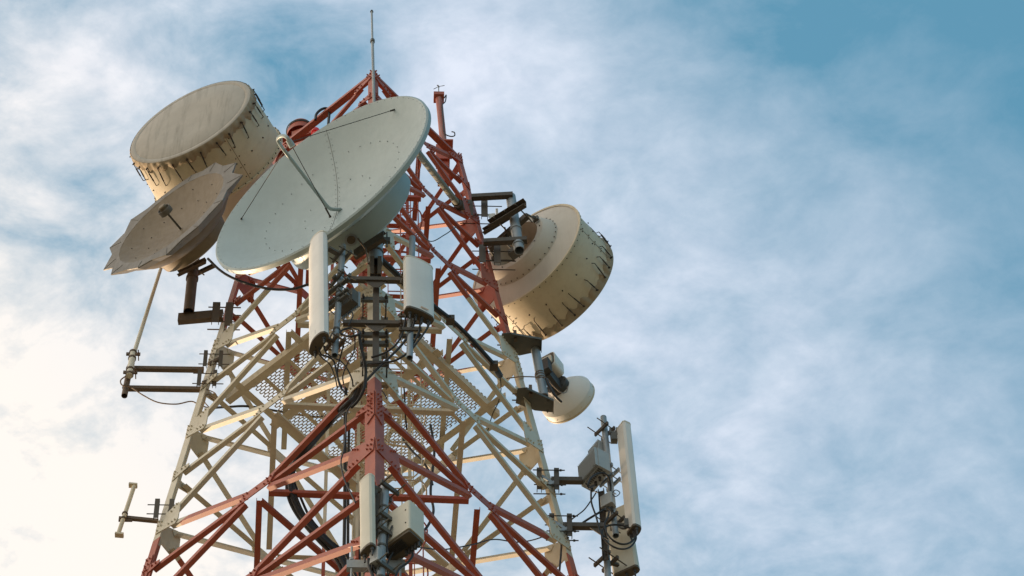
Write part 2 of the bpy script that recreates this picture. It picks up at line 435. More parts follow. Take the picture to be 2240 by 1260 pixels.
# ------------------------------------------------------------------ ladder and cable tray inside the tower
lad = thing('climbing_ladder', V((.62, -.15, -9)), 'caged climbing ladder with hoops rising inside the tower and painted in its bands', 'ladder')
LX, LY = .53, -.15
for s in (-1, 1):
    MB().bar((LX + s * .19, LY, -9), (LX + s * .19, LY, 10.6), .05, .014, V((1, 0, 0))).build('rail', TP, lad)
m = MB()
z = -8.9
while z < 10.5: m.cyl((LX - .19, LY, z), (LX + .19, LY, z), .011, 6); z += .3
m.build('rungs', TP, lad)
z = -5.5; k = 0
while z < 10.6:
    m = MB(); pts = [V((LX + .36 * math.sin(t) * 1.0, LY - .02 - .72 * (.5 - .5 * math.cos(PI * min(1, (PI - abs(t)) / PI * 1.25))), z)) for t in [(-PI + 2*PI*i/24) * .94 for i in range(25)]]
    m.tube(pts, .012, 6, 2); m.build('cage_hoop', TP, lad); z += .95
for x in (-.3, 0, .3):
    MB().cyl((LX + x, LY - .66 + abs(x) * .55, -5.5), (LX + x, LY - .66 + abs(x) * .55, 10.4), .010, 6).build('cage_bar', TP, lad)
tray = thing('cable_tray', V((0, .1, -9)), 'vertical cable tray with two broad stringers rising behind the near leg', 'cable tray')
for x, y in ((-.13, -.05), (.70, .12), (-.60, -.30)):
    b = MB().channel((x, y, -9), (x, y, 10.2), .05, .115, V((1 if x < 0 else -1, 0, 0))); b.build('stringer', TP, tray)
m = MB(); z = -8.8
while z < 10: m.bar((-.1, -.02, z), (.68, .1, z), .035, .012); z += .8
m.build('tray_rungs', TP, tray)
for i, x in enumerate((-.30, -.24, -.06, .02)):
    y = -.09 + .01 * i
    pts = [V((x + .012 * math.sin(q * 1.3 + i), y, -9 + q * 1.45)) for q in range(10 - i)]
    tag(MB().tube(pts, (.026, .022, .018, .014)[i], 8).build('feeder_cable', M['black']), ('thickest black feeder cable strapped upright beside the cable tray', 'black feeder cable running upright second from the left of the tray', 'thin black cable running up the left stringer of the tray', 'thinnest black cable hanging down in the middle of the tray')[i], 'cable', 'feeder cables running up the cable tray')

# ------------------------------------------------------------------ generic dish pieces
def frame(ax):
    ax = V(ax).normalized(); e1 = ax.cross(Z).normalized(); return ax, e1, e1.cross(ax)
def on_ring(o, ax, r, t, q):
    ax, e1, e2 = frame(ax); return V(o) + ax * q + (e1 * math.cos(t) + e2 * math.sin(t)) * r
def clamp_bar(mb, c, d, L, h=.07, w=.05):
    mb.bar(V(c) - V(d).normalized() * L / 2, V(c) + V(d).normalized() * L / 2, w, h)

# ---- big grey dish
D0 = 46.2; AX = horiz(-35.9, 4); RB = 1.964 * D0 / 46
BO = at(702, 397.3, D0)
big = thing('parabolic_dish', BO, 'largest dish, smooth grey green bowl with a hooked feed tube and riveted seam', 'dish antenna')
def par(r): return -.50 * (1 - (r / (RB * .965)) ** 2)
prof = [(.001, par(0))] + [(RB * .965 * i / 16, par(RB * .965 * i / 16)) for i in range(1, 17)] + [(RB * .985, .015), (RB, -.005), (RB, -.075), (RB * .985, -.095), (RB * .95, -.095)]
prof += [(RB * .8, -.27), (1.16, -.42), (1.12, -.43), (.001, -.62)]
MB().lathe(prof, BO, AX, 128).build('reflector', M['dishgrey'], big, sharp=40)
MB().lathe([(1.10, -.40), (1.10, -.80), (1.06, -.84), (.30, -.88), (.001, -.88)], BO, AX, 96).build('back_shroud', M['dishgrey'], big)
m = MB()
for k in range(60):
    t = 2*PI*k/60; p = on_ring(BO, AX, 1.102, t, -.46); m.bolt(p, (p - BO - AX * -.46), .012, .014)
for k in range(72):
    t = 2*PI*k/72; p = on_ring(BO, AX, RB * .972, t, .004); m.bolt(p, AX, .007, .005)
m.build('rim_rivets', M['galv'], big)
m = MB(); ax, e1, e2 = frame(AX)
def face_pt(u, v, lift=.004):
    r = math.hypot(u, v); return BO + e1 * u + e2 * v + ax * (par(r) + lift)
for k in range(30):
    v = -1.78 + 3.56 * k / 29
    for s in (-.035, .035):
        if random.random() < .93: m.bolt(face_pt(s + .05, v), ax, .0065, .004)
for rr, n in ((1.24, 34), (.62, 14)):
    for k in range(n):
        t = 2*PI*k/n + .1
        if abs(math.cos(t)) > .18: m.bolt(face_pt(rr * math.cos(t), rr * math.sin(t)), ax, .008, .006)
m.build('face_rivets', M['galv'], big)
m = MB()
for k in range(30):
    a0, a1 = -1.86 + 3.72 * k / 30, -1.86 + 3.72 * (k + 1) / 30
    m.bar(face_pt(.05, a0, .003), face_pt(.05, a1, .003), .004, .003, ax)
m.build('seam', M['plate'], big)
# feed tube
vx = BO + ax * par(0)
def from_axis(x, y, s):    # point at distance s along the axis plane, seen at photo pixel
    d = ray(x, y); o = BO + ax * s; t = (o - CAM).dot(ax) / d.dot(ax); return CAM + d * t
f0 = from_axis(746, 458, par(.2)); f1 = from_axis(720, 457, par(.3) + .13)
hookbase = f1 + ax * 1.34
hx, hy = px(hookbase)
def lat(P, x, y):          # same distance along the dish axis, moved across it to the pixel
    return from_axis(x, y, (P - BO).dot(ax))
tp = [f0, f0.lerp(f1, .8) + ax * .0, f1 + ax * .08]
top = lat(f1 + ax * 1.30, 618, 324)
tp2 = [f1.lerp(top, q) for q in (.25, .5, .75, .93)] + [lat(f1 + ax * 1.38, 609, 310), lat(f1 + ax * 1.44, 610, 301), lat(f1 + ax * 1.46, 619, 297), lat(f1 + ax * 1.44, 628, 301), lat(f1 + ax * 1.37, 634, 311)]
MB().tube(tp + tp2, .028, 14, 8).build('feed_tube', M['dishgrey'], big)
hk = tp2[-1]
MB().cyl(hk + (tp2[-2] - hk).normalized() * .04, hk - (tp2[-2] - hk).normalized() * .08, .044, 16, .05).build('feed_horn', M['dishgrey'], big)
for (x, y) in ((522, 488), (723, 475), (869, 238)):
    r_ = from_axis(x, y, 0); rr = (r_ - BO).length; u, v = (r_ - BO).dot(e1), (r_ - BO).dot(e2)
    q = from_axis(x, y, par(min(rr, RB * .95)))
    w = MB().cyl(hk, q, .006, 6); w.cyl(q + (hk - q).normalized() * .16, q, .014, 8); w.bolt(q, ax, .022, .02)
    w.build('stay_wire', M['bolt'], big)
# drain hole and label plates on the back shroud
tt = None
best = min(((px(on_ring(BO, AX, 1.1, 2*PI*k/720, -.62)), 2*PI*k/720) for k in range(720)), key=lambda q: abs(q[0][0] - 768) + abs(q[0][1] - 497))
hp = on_ring(BO, AX, 1.1, best[1], -.62); hn = (hp - (BO + AX * -.62)).normalized()
m = MB(); m.cyl(hp + hn * .002, hp + hn * .008, .10, 24); m.build('entry_collar', M['galv'], big)
MB().cyl(hp + hn * .009, hp + hn * .02, .065, 20).build('entry_boss', M['capdark'], big)
best = min(((px(on_ring(BO, AX, RB, 2*PI*k/720, -.05)), 2*PI*k/720) for k in range(720)), key=lambda q: abs(q[0][0] - 690) + abs(q[0][1] - 516))[1]
m = MB()
for k in range(7):
    t = best - .06 + .02 * k; p = on_ring(BO, AX, RB - .02, t, -.13); m.bolt(p, (p - BO).normalized(), .013, .02)
m.box(on_ring(BO, AX, RB - .04, best, -.11), frame(AX)[2], AX, (hp - BO), .5, .10, .012); m.build('rim_joint', M['plate'], big)
for y in (640, 650): pass

# pipe behind the big dish and its clamps
def pipe_at(x0, y0, Y, y1, r, mat, label, name='mounting_pipe', tilt=None, cat='pipe', group=None):
    p0 = aty(x0, y0, Y); p1 = below(p0, y1) if tilt is None else aty(tilt[0], y1, tilt[1])
    t = thing(name, p1, label, cat, group); MB().pipe(p0, p1, r, .01, 24).build('pipe', mat, t); return t, p0, p1
mp, a0, a1 = pipe_at(823, 430, -2.9, 577, .105, M['galv'], 'short thick galvanised pipe under the big grey dish in front of the near leg')
m = MB(); c = aty(806, 533, -3.10); d1 = V((.78, -.62, .0)).normalized()
m.channel(c - d1 * .28, c + d1 * .28, .07, .20, V((0, 0, 1)).cross(d1)); 
m.build('clamp_channel', M['dark'], mp)
m = MB(); m.cyl(aty(783, 522, -3.15), aty(800, 545, -3.2), .014, 8); m.cyl(aty(800, 545, -3.2), aty(806, 577, -3.35), .012, 8)
m.lathe([(.112, -.03), (.125, -.03), (.125, .03), (.112, .03)], a1 + Z * .62, Z, 24); m.lathe([(.107, -.02), (.118, -.02), (.118, .02), (.107, .02)], a1 + Z * .28, Z, 24)
m.build('clamp_rods', M['brown'], mp)
m = MB()
for s_ in (-.085, .085): m.channel(a1 + V((s_, -.06, .02)), a1 + V((s_, -.06, -.46)), .06, .13, V((-s_, .0, 0)), .012)
m.box(a1 + V((0, .05, -.22)), (1, 0, 0), (0, 1, 0), Z, .05, .06, .44); m.build('pipe_shoe', M['brown'], mp)

# ---- fabric-covered drum pieces (shared by the two shrouded dishes)
def drum(root, O, ax, R, L, mat, matback, hub, npin, seedk, flare=1.03):
    ax_, e1_, e2_ = frame(ax)
    MB().lathe([(R * .985, -.03), (R, -.05), (R * flare, -L), (R * flare + .045, -L), (R * flare + .045, -L - .035), (R * flare, -L - .035)], O, ax, 120).build('shroud', mat, root, sharp=40)
    rnd = random.Random(seedk)
    MB().lathe([(.001, .035), (R * .5, .032), (R * .90, .02), (R * .915, .008), (R * .93, .018), (R * .995, .012), (R * 1.012, -.01)], O, ax, 120).build('cover', M['cover'], root, sharp=60)
    ph = [rnd.random() * 6 for _ in range(3)]
    def wob(j, t, r, q):
        k = npin; w = abs(math.sin(t * k / 2)) ; s = .5 + .5 * math.sin(t * 7 + ph[0])
        if j == 0: return r, q
        if j == 1: return r + .012 * math.sin(t * k * 2 + ph[1]) * s, q
        if j == 2: return r + .020 * math.sin(t * k * 1.5 + ph[2]), q - .05 * w * (1 + .5 * s)
        return r - .014 + .012 * math.sin(t * k * 2), q - .06 * w * (1 + .7 * s)
    MB().lathe([(R * 1.008, .008), (R * 1.022, -.02), (R * 1.025, -.095), (R * 1.006, -.135)], O, ax, 288, 0, wob).build('hem', M['coveredge'], root, sharp=70)
    for k in range(npin):
        t = 2*PI*(k + .5 + rnd.uniform(-.16, .16))/npin; sk = rnd.uniform(-.035, .035); ql = -.40 + rnd.uniform(-.05, .06)
        p = on_ring(O, ax, R * 1.045, t, -.09); q = on_ring(O, ax, R * 1.05, t + sk, ql)
        m = MB().cyl(p, q, .0075, 6); m.cyl(p.lerp(q, .28), p.lerp(q, .72), .013, 6); m.bolt(on_ring(O, ax, R * 1.02, t, -.09), (p - O), .018, .03)
        m.cyl(q, on_ring(O, ax, R * 1.0, t + sk, ql - .02), .007, 6)
        m.build('tension_rod', M['bolt'], root)
    m = MB()
    for k in range(54):
        t = 2*PI*k/54
        p = on_ring(O, ax, R * flare + .035, t, -L + .004); m.bolt(p, ax, .011, .012)
    for k in range(20):
        t = 2*PI*(k + .2)/20; m.bolt(on_ring(O, ax, R * 1.018, t, -.62 * L), on_ring(V(), ax, 1, t, 0), .014, .012)
    for k in range(5):
        for t0 in (PI * .62, PI * 1.30, PI * 1.95):
            q = -.16 - (L - .25) * k / 4
            for s in (-.035, .035): m.bolt(on_ring(O, ax, R * (1 - q / L * (flare - 1)) , t0 + s, q), on_ring(V(), ax, 1, t0 + s, 0), .010, .009)
    m.build('shroud_rivets', M['bolt'], root)
    m = MB()
    for t0 in (PI * .62, PI * 1.30, PI * 1.95):
        m.bar(on_ring(O, ax, R + .002, t0, -.12), on_ring(O, ax, R * flare + .001, t0, -L + .02), .006, .005, on_ring(V(), ax, 1, t0, 0))
    m.build('shroud_seams', M['plate'], root)
    MB().lathe(hub, O, ax, 110).build('reflector_back', matback, root, sharp=30)

# ---- left drum
DL = 51.2; OL = at(416.4, 266.2, DL); RL = 1.075 * DL / 48.5; AL = horiz(-27.6, 2)
dl = thing('shrouded_dish', OL, 'large cream drum antenna at upper left with a stained canvas cover facing the viewer', 'dish antenna', 'fabric covered drum antennas')
LL = .98
drum(dl, OL, AL, RL, LL, M['drum'], M['drumback'], [(RL * 1.02, -LL - .03), (RL * .80, -LL - .16), (RL * .76, -LL - .20), (RL * .72, -LL - .62), (RL * .66, -LL - .66), (.001, -LL - .66)], 26, 3)

# ---- right drum seen from behind
DR = 51.9; AR = horiz(139, 0)
ORB = at(1153, 562, DR); RR = 1.085 * DR / 50
LR = .93; ORF = ORB + AR * LR
dr = thing('shrouded_dish', ORF, 'large cream drum antenna at right seen from behind with its round recessed back', 'dish antenna', 'fabric covered drum antennas')
drum(dr, ORF, AR, RR, LR, M['drum'], M['drumback'],
     [(RR * 1.02, -LR - .02), (RR * .675, -LR - .11), (RR * .66, -LR - .115), (RR * .655, -LR - .14), (RR * .555, -LR - .33), (RR * .535, -LR - .345), (RR * .44, -LR - .35), (RR * .435, -LR + .04), (.001, -LR + .06)], 26, 5, 1.0)
m = MB()
for k in range(36):
    t = 2*PI*k/36; p = on_ring(ORF, AR, RR * .650, t, -LR - .155); m.bolt(p, (p - ORF + AR * (LR + .5)), .010, .012)
    if k % 4 == 0: m.bolt(on_ring(ORF, AR, RR * .49, t, -LR - .35), -AR, .012, .010)
m.build('back_rivets', M['bolt'], dr)
# its frame of channels and yoke
ARR = frame(AR)
ya, yb = at(1068, 541, 51.45), at(1151, 468, 51.45)
for p, (x, y) in ((yb, (1172, 479)), (ya, (1081, 561))):
    q = at(x, y, 51.72); m = MB().cyl(p, q, .018, 10); m.box(q, ARR[1], ARR[2], AR, .10, .10, .05); m.bolt(q - AR * .03, -AR, .03, .03); m.build('yoke_leg', M['plate'], dr)
m = MB(); m.channel(ya, yb, .08, .13, AR, .01); m.build('yoke_beam', M['dark'], dr)

# ---- petal dish at left
DS = 49.0; OS = at(374.2, 476, DS); RS = 1.04 * DS / 48; AS = horiz(-37.5, 5)
pd = thing('petal_dish', OS, 'bronze dish at left with a star shaped rim of grey metal petals', 'dish antenna')
def pars(r): return -.25 * (1 - (r / RS) ** 2)
MB().lathe([(.001, pars(0))] + [(RS * i / 14, pars(RS * i / 14)) for i in range(1, 15)], OS, AS, 112).build('reflector', M['bronze'], pd, sharp=60)
MB().lathe([(RS, -.004), (RS * 1.03, -.05), (RS * .97, -.20), (RS * .80, -.34), (RS * .78, -.36), (RS * .62, -.44), (RS * .58, -.62), (RS * .5, -.66), (.001, -.66)], OS, AS, 96).build('back_shell', M['bronze'], pd, sharp=30)
NT = 13
for k in range(NT):
    t0 = 2*PI*(k + .5)/NT + .05; h = PI/NT; m = MB()
    a_ = on_ring(OS, AS, RS * 1.0, t0 - h, .0); b_ = on_ring(OS, AS, RS * 1.0, t0 + h, .0)
    a2 = on_ring(OS, AS, RS * 1.16, t0 - h, .0); b2 = on_ring(OS, AS, RS * 1.16, t0 + h, .0); tip = on_ring(OS, AS, RS * (1.225 + .11 * math.cos(t0) ** 4) + .02 * math.sin(k * 2.4), t0 + .05 * math.sin(k * 3.1), .0 + .03 * math.sin(k * 1.9)); mid = on_ring(OS, AS, RS * 1.0, t0, .0)
    th = AS * -.018
    vs = [a_, mid, b_, b2, tip, a2]; vs += [v + th for v in vs]
    m.add(vs, [(0, 1, 4, 5), (1, 2, 3, 4), (11, 10, 7, 6), (10, 9, 8, 7), (5, 4, 10, 11), (4, 3, 9, 10), (0, 5, 11, 6), (2, 8, 9, 3)])
    # folded rear skirt from the petal to the shell
    a3 = on_ring(OS, AS, RS * 1.0, t0 - h, -.16); b3 = on_ring(OS, AS, RS * 1.0, t0 + h, -.16); t3 = on_ring(OS, AS, RS * 1.09, t0, -.14)
    m.add([a2 + th, tip + th, b2 + th, a3, t3, b3], [(0, 1, 4, 3), (1, 2, 5, 4)])
    m.bar(mid.lerp(tip, .2) + AS * .003, mid.lerp(tip, .95) + AS * .003, .008, .006, AS)
    m.build('petal', M['petal'], pd, sharp=12)
m = MB(); fx_ = frame(AS)
fb = OS + AS * pars(0)
tipf = OS + AS * .12
m.cyl(fb, tipf, .018, 10); m.build('feed_rod', M['plate'], pd)
m = MB(); m.lathe([(.001, -.02), (.110, -.02), (.115, .0), (.115, .08), (.105, .08), (.10, .02), (.001, .02)], tipf, AS, 40); m.build('splash_ring', M['petal'], pd)
m = MB(); m.lathe([(.068, .02), (.068, .12), (.055, .135), (.001, .135)], tipf, AS, 32); m.build('feed_cap', M['bronze'], pd)
m = MB()
for k in range(20):
    t = 2*PI*k/20; r_ = RS * (.56 if k % 2 else .82); m.bolt(on_ring(OS, AS, r_, t, pars(r_)), AS, .010, .008)
m.build('rivet_pattern', M['plate'], pd)
# its pipe
mp, a0, a1 = pipe_at(431, 505, -.2, 683, .088, M['brown'], 'rusty brown pipe with cross clamps hanging below the petal dish')
m = MB(); c = aty(426, 585, -.34); dd = V((.86, -.5, 0)).normalized()
m.channel(c - dd * .30, c + dd * .22, .06, .12, V((-.5, -.86, 0))); m.build('clamp_channel', M['brown'], mp)
m = MB(); c2 = aty(441, 597, -.08); m.channel(c2 - dd * .2, c2 + dd * .26, .05, .09, V((-.5, -.86, 0)))
m.cyl(aty(415, 575, -.4), aty(447, 602, -.2), .012, 8); m.lathe([(.09, -.03), (.102, -.03), (.102, .03), (.09, .03)], a1 + Z * 1.0, Z, 20); m.build('clamp_rear', M['brown'], mp)
br = thing('pipe_bracket', leg('L', 5.75), 'brown welded bracket on the left leg carrying the rusty pipe', 'bracket')
e0 = a1 + Z * -.06; lg = leg('L', a1.z - .06)
m = MB(); m.channel(e0 + V((-.17, .05, 0)), V((lg.x + .02, lg.y - .16, e0.z)), .09, .22, V((0, 1, 0)), .012); m.build('arm', M['brown'], br)
for x, s in ((-.09, .28), (.12, .38)):
    MB().channel(lg + V((x, -.17, .30)), lg + V((x, -.17, -s)), .06, .12, V((0, 1, 0)), .01).build('clamp_plate', M['brown'], br)
m = MB()
for zz in (.22, -.2):
    for yy in (-.12, .03): m.cyl(lg + V((-.22, yy, zz)), lg + V((.30, yy, zz)), .011, 8)
m.build('clamp_bolts', M['brown'], br)
# ---- brackets behind the left drum
dp = OL - AL * (LL + .95)
mp, a0, a1 = pipe_at(px(dp)[0] + 8, px(dp)[1] - 66, dp.y + .12, px(dp)[1] + 64, .09, M['brown'], 'rusty pipe standing behind the cream drum antenna at upper left')
m = MB()
for zz in (.25, 1.05, 1.55):
    P0 = a1 + Z * zz; lg = leg('L', P0.z); m.channel(P0 + V((-.16, -.13, 0)), V((lg.x + .1, lg.y - .12, P0.z)), .08, .11, V((0, 1, 0)))
m.build('arms', M['brown'], mp)
m = MB()
for zz in (.55, 1.3):
    P0 = a1 + Z * zz; m.channel(P0 - AL.cross(Z) * .36 + AL * .1, P0 + AL.cross(Z) * .36 + AL * .1, .07, .12, AL); m.bar(P0 + AL * .05, P0 + AL * .38, .09, .09)
    for s in (-1, 1):
        m.cyl(P0 - AL.cross(Z) * .28 * s - AL * .2, P0 - AL.cross(Z) * .28 * s + AL * .34, .012, 8)
m.build('clamps', M['dark'], mp)
tag(MB().tube([at(508, 432, 51.6), at(512, 446, 51.4), at(508, 462, 51.4), at(498, 470, 51.6), at(494, 462, 51.8), at(508, 452, 51.9), at(530, 445, 52)], .028, 8).build('cable_loop', M['black']), 'short black cable looped under the cream drum antenna at upper left', 'cable')

# ---- side arms and pipe of the right drum
pA, pB = aty(1117, 430, -.22), aty(1136, 548, -.26)
mp = thing('mounting_pipe', pB, 'galvanised pipe behind the right drum held by two dark arms off the right leg', 'pipe')
MB().pipe(pA, pB, .085, .01, 24).build('pipe', M['galv'], mp)
m = MB()
for q in (.25, .62, .9): m.lathe([(.087, -.025), (.100, -.025), (.100, .025), (.087, .025)], pA.lerp(pB, q), (pB - pA), 22)
m.build('pipe_collars', M['galv'], mp)
for y, x0, x1 in ((427, 1031, 1122), (525, 1057, 1153)):
    P0 = aty(x0, y, -.30); P1 = aty(x1, y + 2, -.36); P1.z = P0.z
    m = MB(); m.channel(P0, P1, .09, .105, V((0, 1, 0)), .012); m.build('side_arm', M['dark'], mp)
    zc = P0.z; lg = leg('R', zc)
    for s in (-.13, .12):
        MB().channel(lg + V((s, -.20, .13)), lg + V((s - .01, -.20, -.42)), .06, .11, V((0, 1, 0)), .01).build('leg_clamp', M['dark'], mp)
    m = MB()
    for zz in (.0, -.3):
        for yy in (-.15, .02): m.cyl(lg + V((-.3, yy, zz)), lg + V((.42, yy, zz)), .010, 6)
    m.build('clamp_bolts', M['bolt'], mp)
m = MB(); dd = V((.80, -.60, .0)).normalized()
c = aty(1113, 471, -.36); m.channel(c - dd * .38, c + dd * .36, .09, .19, V((-.6, -.8, 0)).normalized(), .012); m.build('clamp_channel', M['dark'], mp)
m = MB(); c = aty(1096, 488, -.14); m.channel(c - dd * .34, c + dd * .22, .07, .13, V((-.6, -.8, 0)).normalized(), .012)
for q in (-.22, 0, .22): m.cyl(aty(1113, 471, -.36) + dd * q - AR * .12, aty(1113, 471, -.36) + dd * q + AR * .35, .012, 8)
m.build('clamp_rear', M['dark'], mp)
m = MB(); c = aty(1127, 552, -.05); m.box(c, dd, Z.cross(dd), Z, .20, .16, .12); m.cyl(aty(1108, 533, -.1), c, .016, 8); m.build('adjuster', M['plate'], mp)
tag(MB().tube([aty(1104, 498, .0), aty(1108, 512, -.05), aty(1110, 523, -.02), aty(1118, 516, .05), aty(1113, 505, .1)], .016, 8).build('cable_loop', M['black']), 'small black cable loop hanging beside the right drum pipe', 'cable')
m = MB(); a_, b_, c_ = aty(1067, 468, -.1), aty(1083, 466, -.1), aty(1081, 474, -.1); m.prism([a_, b_, c_, aty(1069, 476, -.1)], V((0, .006, 0)))
m.box(aty(1087, 466, -.06), (1, 0, 0), (0, 1, 0), Z, .04, .05, .22)
tag(m.build('warning_flag', M['radome']), 'small white tag clamped by the right drum pipe', 'tag')

# ---- struts
def strut(p, q, r, label, mat):
    t = thing('brace_strut', q, label, 'strut'); MB().pipe(p, q, r, .008, 16).build('tube', mat, t)
    m = MB(); d = (q - p).normalized(); m.cyl(p.lerp(q, .80), p.lerp(q, .83), r * 1.35, 16); m.box(p.lerp(q, .86), d, d.cross(Z), d.cross(d.cross(Z)), .14, .16, .16); m.build('clamp', M['dark'], t); return t
strut(BO - AX * .25 + frame(AX)[1] * -1.2 if False else at(905, 322, 46.4), at(1018, 468, 52.2), .055, 'olive grey tube strut running from the big dish back to the right leg', worn('olive_strut_paint', (.20, .19, .13), (.12, .10, .07), .5, .4, 0, 6))

# ---- small radome dish with radio on leg-parallel pipe
DSm = 49.6; OSm = at(1249.8, 883.3, DSm); RSm = .444 * DSm / 48.5; ASm = horiz(145.3, 0)
sd = thing('radome_dish', OSm, 'small white drum shaped microwave dish with a radio box on a pipe at right', 'dish antenna')
MB().lathe([(.001, .02), (RSm * .9, .015), (RSm, -.01), (RSm, -.035)], OSm, ASm, 72).build('radome', M['radome'], sd)
MB().lathe([(RSm * 1.012, -.03), (RSm * 1.015, -.17), (RSm * .99, -.19), (RSm * .80, -.27), (RSm * .52, -.35), (RSm * .34, -.385), (.001, -.385)], OSm, ASm, 72).build('shell', M['radome'], sd, sharp=25)
m = MB(); m.lathe([(RSm * 1.014, -.028), (RSm * 1.03, -.032), (RSm * 1.03, -.05), (RSm * 1.016, -.055)], OSm, ASm, 72)
for k in range(12): m.bolt(on_ring(OSm, ASm, RSm * 1.018, 2*PI*k/12, -.10), on_ring(V(), ASm, 1, 2*PI*k/12, 0), .008, .006)
m.build('rim_band', M['drum'], sd)
m = MB(); m.lathe([(.19, -.375), (.19, -.46), (.14, -.48), (.001, -.48)], OSm, ASm, 36)
for k in range(8): p = on_ring(OSm, ASm, .165, 2*PI*k/8, -.46); m.bolt(p, -ASm, .014, .02)
m.build('hub', M['rubber'], sd)
def rounded(w, h, r, n=5):
    out = []
    for cx, cy, a0 in ((w/2-r, h/2-r, 0), (-w/2+r, h/2-r, PI/2), (-w/2+r, -h/2+r, PI), (w/2-r, -h/2+r, 1.5*PI)):
        out += [(cx + r*math.cos(a0 + PI/2*i/n), cy + r*math.sin(a0 + PI/2*i/n)) for i in range(n + 1)]
    return out
fs_ = frame(ASm); rc = OSm - ASm * .62 + Z * .26
MB().extr(rounded(.36, .36, .07), rc - ASm * .16, rc + ASm * .12, fs_[1], fs_[2]).build('radio_housing', M['radome'], sd)
m = MB(); m.extr(rounded(.27, .20, .04), rc - ASm * .20 - Z * .03, rc - ASm * .161 - Z * .03, fs_[1], fs_[2]); m.build('radio_cover', M['radomeside'], sd)
m = MB(); m.extr(rounded(.33, .33, .06), rc - ASm * .157 , rc - ASm * .162, fs_[1], fs_[2]); m.build('radio_gasket', M['capdark'], sd)
m = MB(); m.box(OSm - ASm * .62 - Z * .08, fs_[1], ASm, Z, .16, .34, .22); m.box(OSm - ASm * .85 + fs_[1] * .0, fs_[1], ASm, Z, .24, .12, .30); m.build('pipe_clamp', M['rubber'], sd)
m = MB()
sp0, sp1 = aty(1168, 748, .10), aty(1190, 868, .06)
sp = thing('mounting_pipe', sp1, 'galvanised pipe between two triangular plates carrying the small white dish', 'pipe')
MB().pipe(sp0, sp1, .072, .008, 24).build('pipe', M['galv'], sp)
for (xa, ya, xb, yb), w0, w1 in (((1116, 752, 1182, 752), .50, .42), ((1150, 872, 1208, 886), .46, .40)):
    L_ = aty(xa, ya, -.02); zc = L_.z; R_ = atz(xb, yb, zc)
    m = MB(); poly = [atz(xa - 18, ya - 22, zc), atz(xa + 2, ya - 24, zc), atz(xb + 2, yb - 12, zc), atz(xb + 1, yb + 16, zc), atz(xa + 20, ya + 26, zc), atz(xa - 22, ya + 10, zc)]
    m.prism(poly, V((0, 0, .014))); c = (poly[2] + poly[3]) / 2
    for p, q in ((poly[2], poly[3]), (poly[1], poly[2])):
        d = (q - p).normalized(); m.prism([p, q, q - Z * .05, p - Z * .05], d.cross(Z) * .010)
    for s in (-.05, .05): m.bolt(c + V((-.08, s * 2, 0)), -Z, .016, .02)
    m.build('bracket_plate', M['plate'], sp)
    m = MB()
    for s in (-.06, .06): m.cyl(leg('R', zc + .05) + V((-.28, s - .1, .0)), leg('R', zc + .05) + V((.26, s - .1, .0)), .011, 8)
    m.box(leg('R', zc + .02) + V((.0, -.2, .06)), (1, 0, 0), (0, 1, 0), Z, .05, .06, .26); m.build('leg_clamps', M['brown'], sp)
m = MB()
for q in (.60, .64, .69):
    m.lathe([(.078, -.006), (.086, -.006), (.086, .006), (.078, .006), (.078, -.006)], sp0.lerp(sp1, q) , (sp1 - sp0) + V((random.uniform(-.3, .3), 0, 0)), 18)
m.build('wire_ties', M['copper'], sp)
tag(MB().tube([aty(1108, 828, .0), aty(1140, 824, -.05), aty(1176, 825, .0), aty(1196, 828, .0), aty(1208, 842, .05), aty(1226, 858, .15), aty(1238, 858, .3), aty(1242, 846, .4)], .010, 8).build('signal_cable', M['copper']), 'thin tan cable crossing from the right leg to the small white dish', 'cable')
tag(MB().tube([aty(1194, 828, -.02), aty(1202, 845, .0), aty(1214, 866, .05), aty(1228, 880, .15)], .022, 8).build('signal_cable', M['black']), 'short black cable bent along the back of the small white dish', 'cable')

# ------------------------------------------------------------------ panel antennas
def panel(name, base, top, phi, w, dpt, label, curved=.06, mat='radome', cat='panel antenna', capmat='capdark', group=None, plugs=3, sidemat=None):
    """radome with a bowed front, closed top, brown bottom cap with connectors"""
    root = thing(name, base, label, cat, group); n = horiz(phi); s = n.cross(Z).normalized() * -1
    ax = (V(top) - V(base)).normalized(); n = (n - ax * n.dot(ax)).normalized(); s = ax.cross(n)
    def profile(k):
        W, Dp = w * k, dpt * k; p = []
        for i in range(13):
            t = -1 + 2 * i / 12; p.append((t * W / 2, Dp / 2 + curved * (1 - t * t) - (.02 if abs(t) == 1 else 0)))
        p += [(W / 2 - .0, -Dp / 2 + .03), (W / 2 - .03, -Dp / 2), (-W / 2 + .03, -Dp / 2), (-W / 2, -Dp / 2 + .03)]
        return p
    base, top = V(base), V(top)
    MB().extr(profile(1), base + ax * .02, top - ax * .02, s, n).build('radome', M[mat], root, sharp=28)
    MB().extr(profile(1.03), top - ax * .02, top + ax * .012, s, n).build('top_cap', M['radomeside'], root, sharp=28)
    MB().extr(profile(1.0), base - ax * .025, base + ax * .02, s, n).build('bottom_cap', M[capmat], root, sharp=28)
    for i in range(plugs):
        q = base - ax * .03 + s * w * (-.32 + .64 * i / max(1, plugs - 1)); m = MB().cyl(q, q - ax * .05, .026, 12); m.cyl(q - ax * .05, q - ax * .15, .018, 10, .012); m.build('connector', M['rubber'], root)
    return root, n, s, ax
# left front panel
pb, pt = aty(699, 752, -3.62), aty(697, 530, -3.42)
lp, ln, ls, la = panel('panel_antenna', pb, pt, -62, .40, .11, 'tall white panel antenna standing in front of the big grey dish', .06, 'radome', group='panel antennas on the tower', plugs=2)
MB().box(pb + la * .13 + ln * .105 + ls * .05, ls, ln, la, .05, .006, .10).build('sticker', M['galv'], lp)
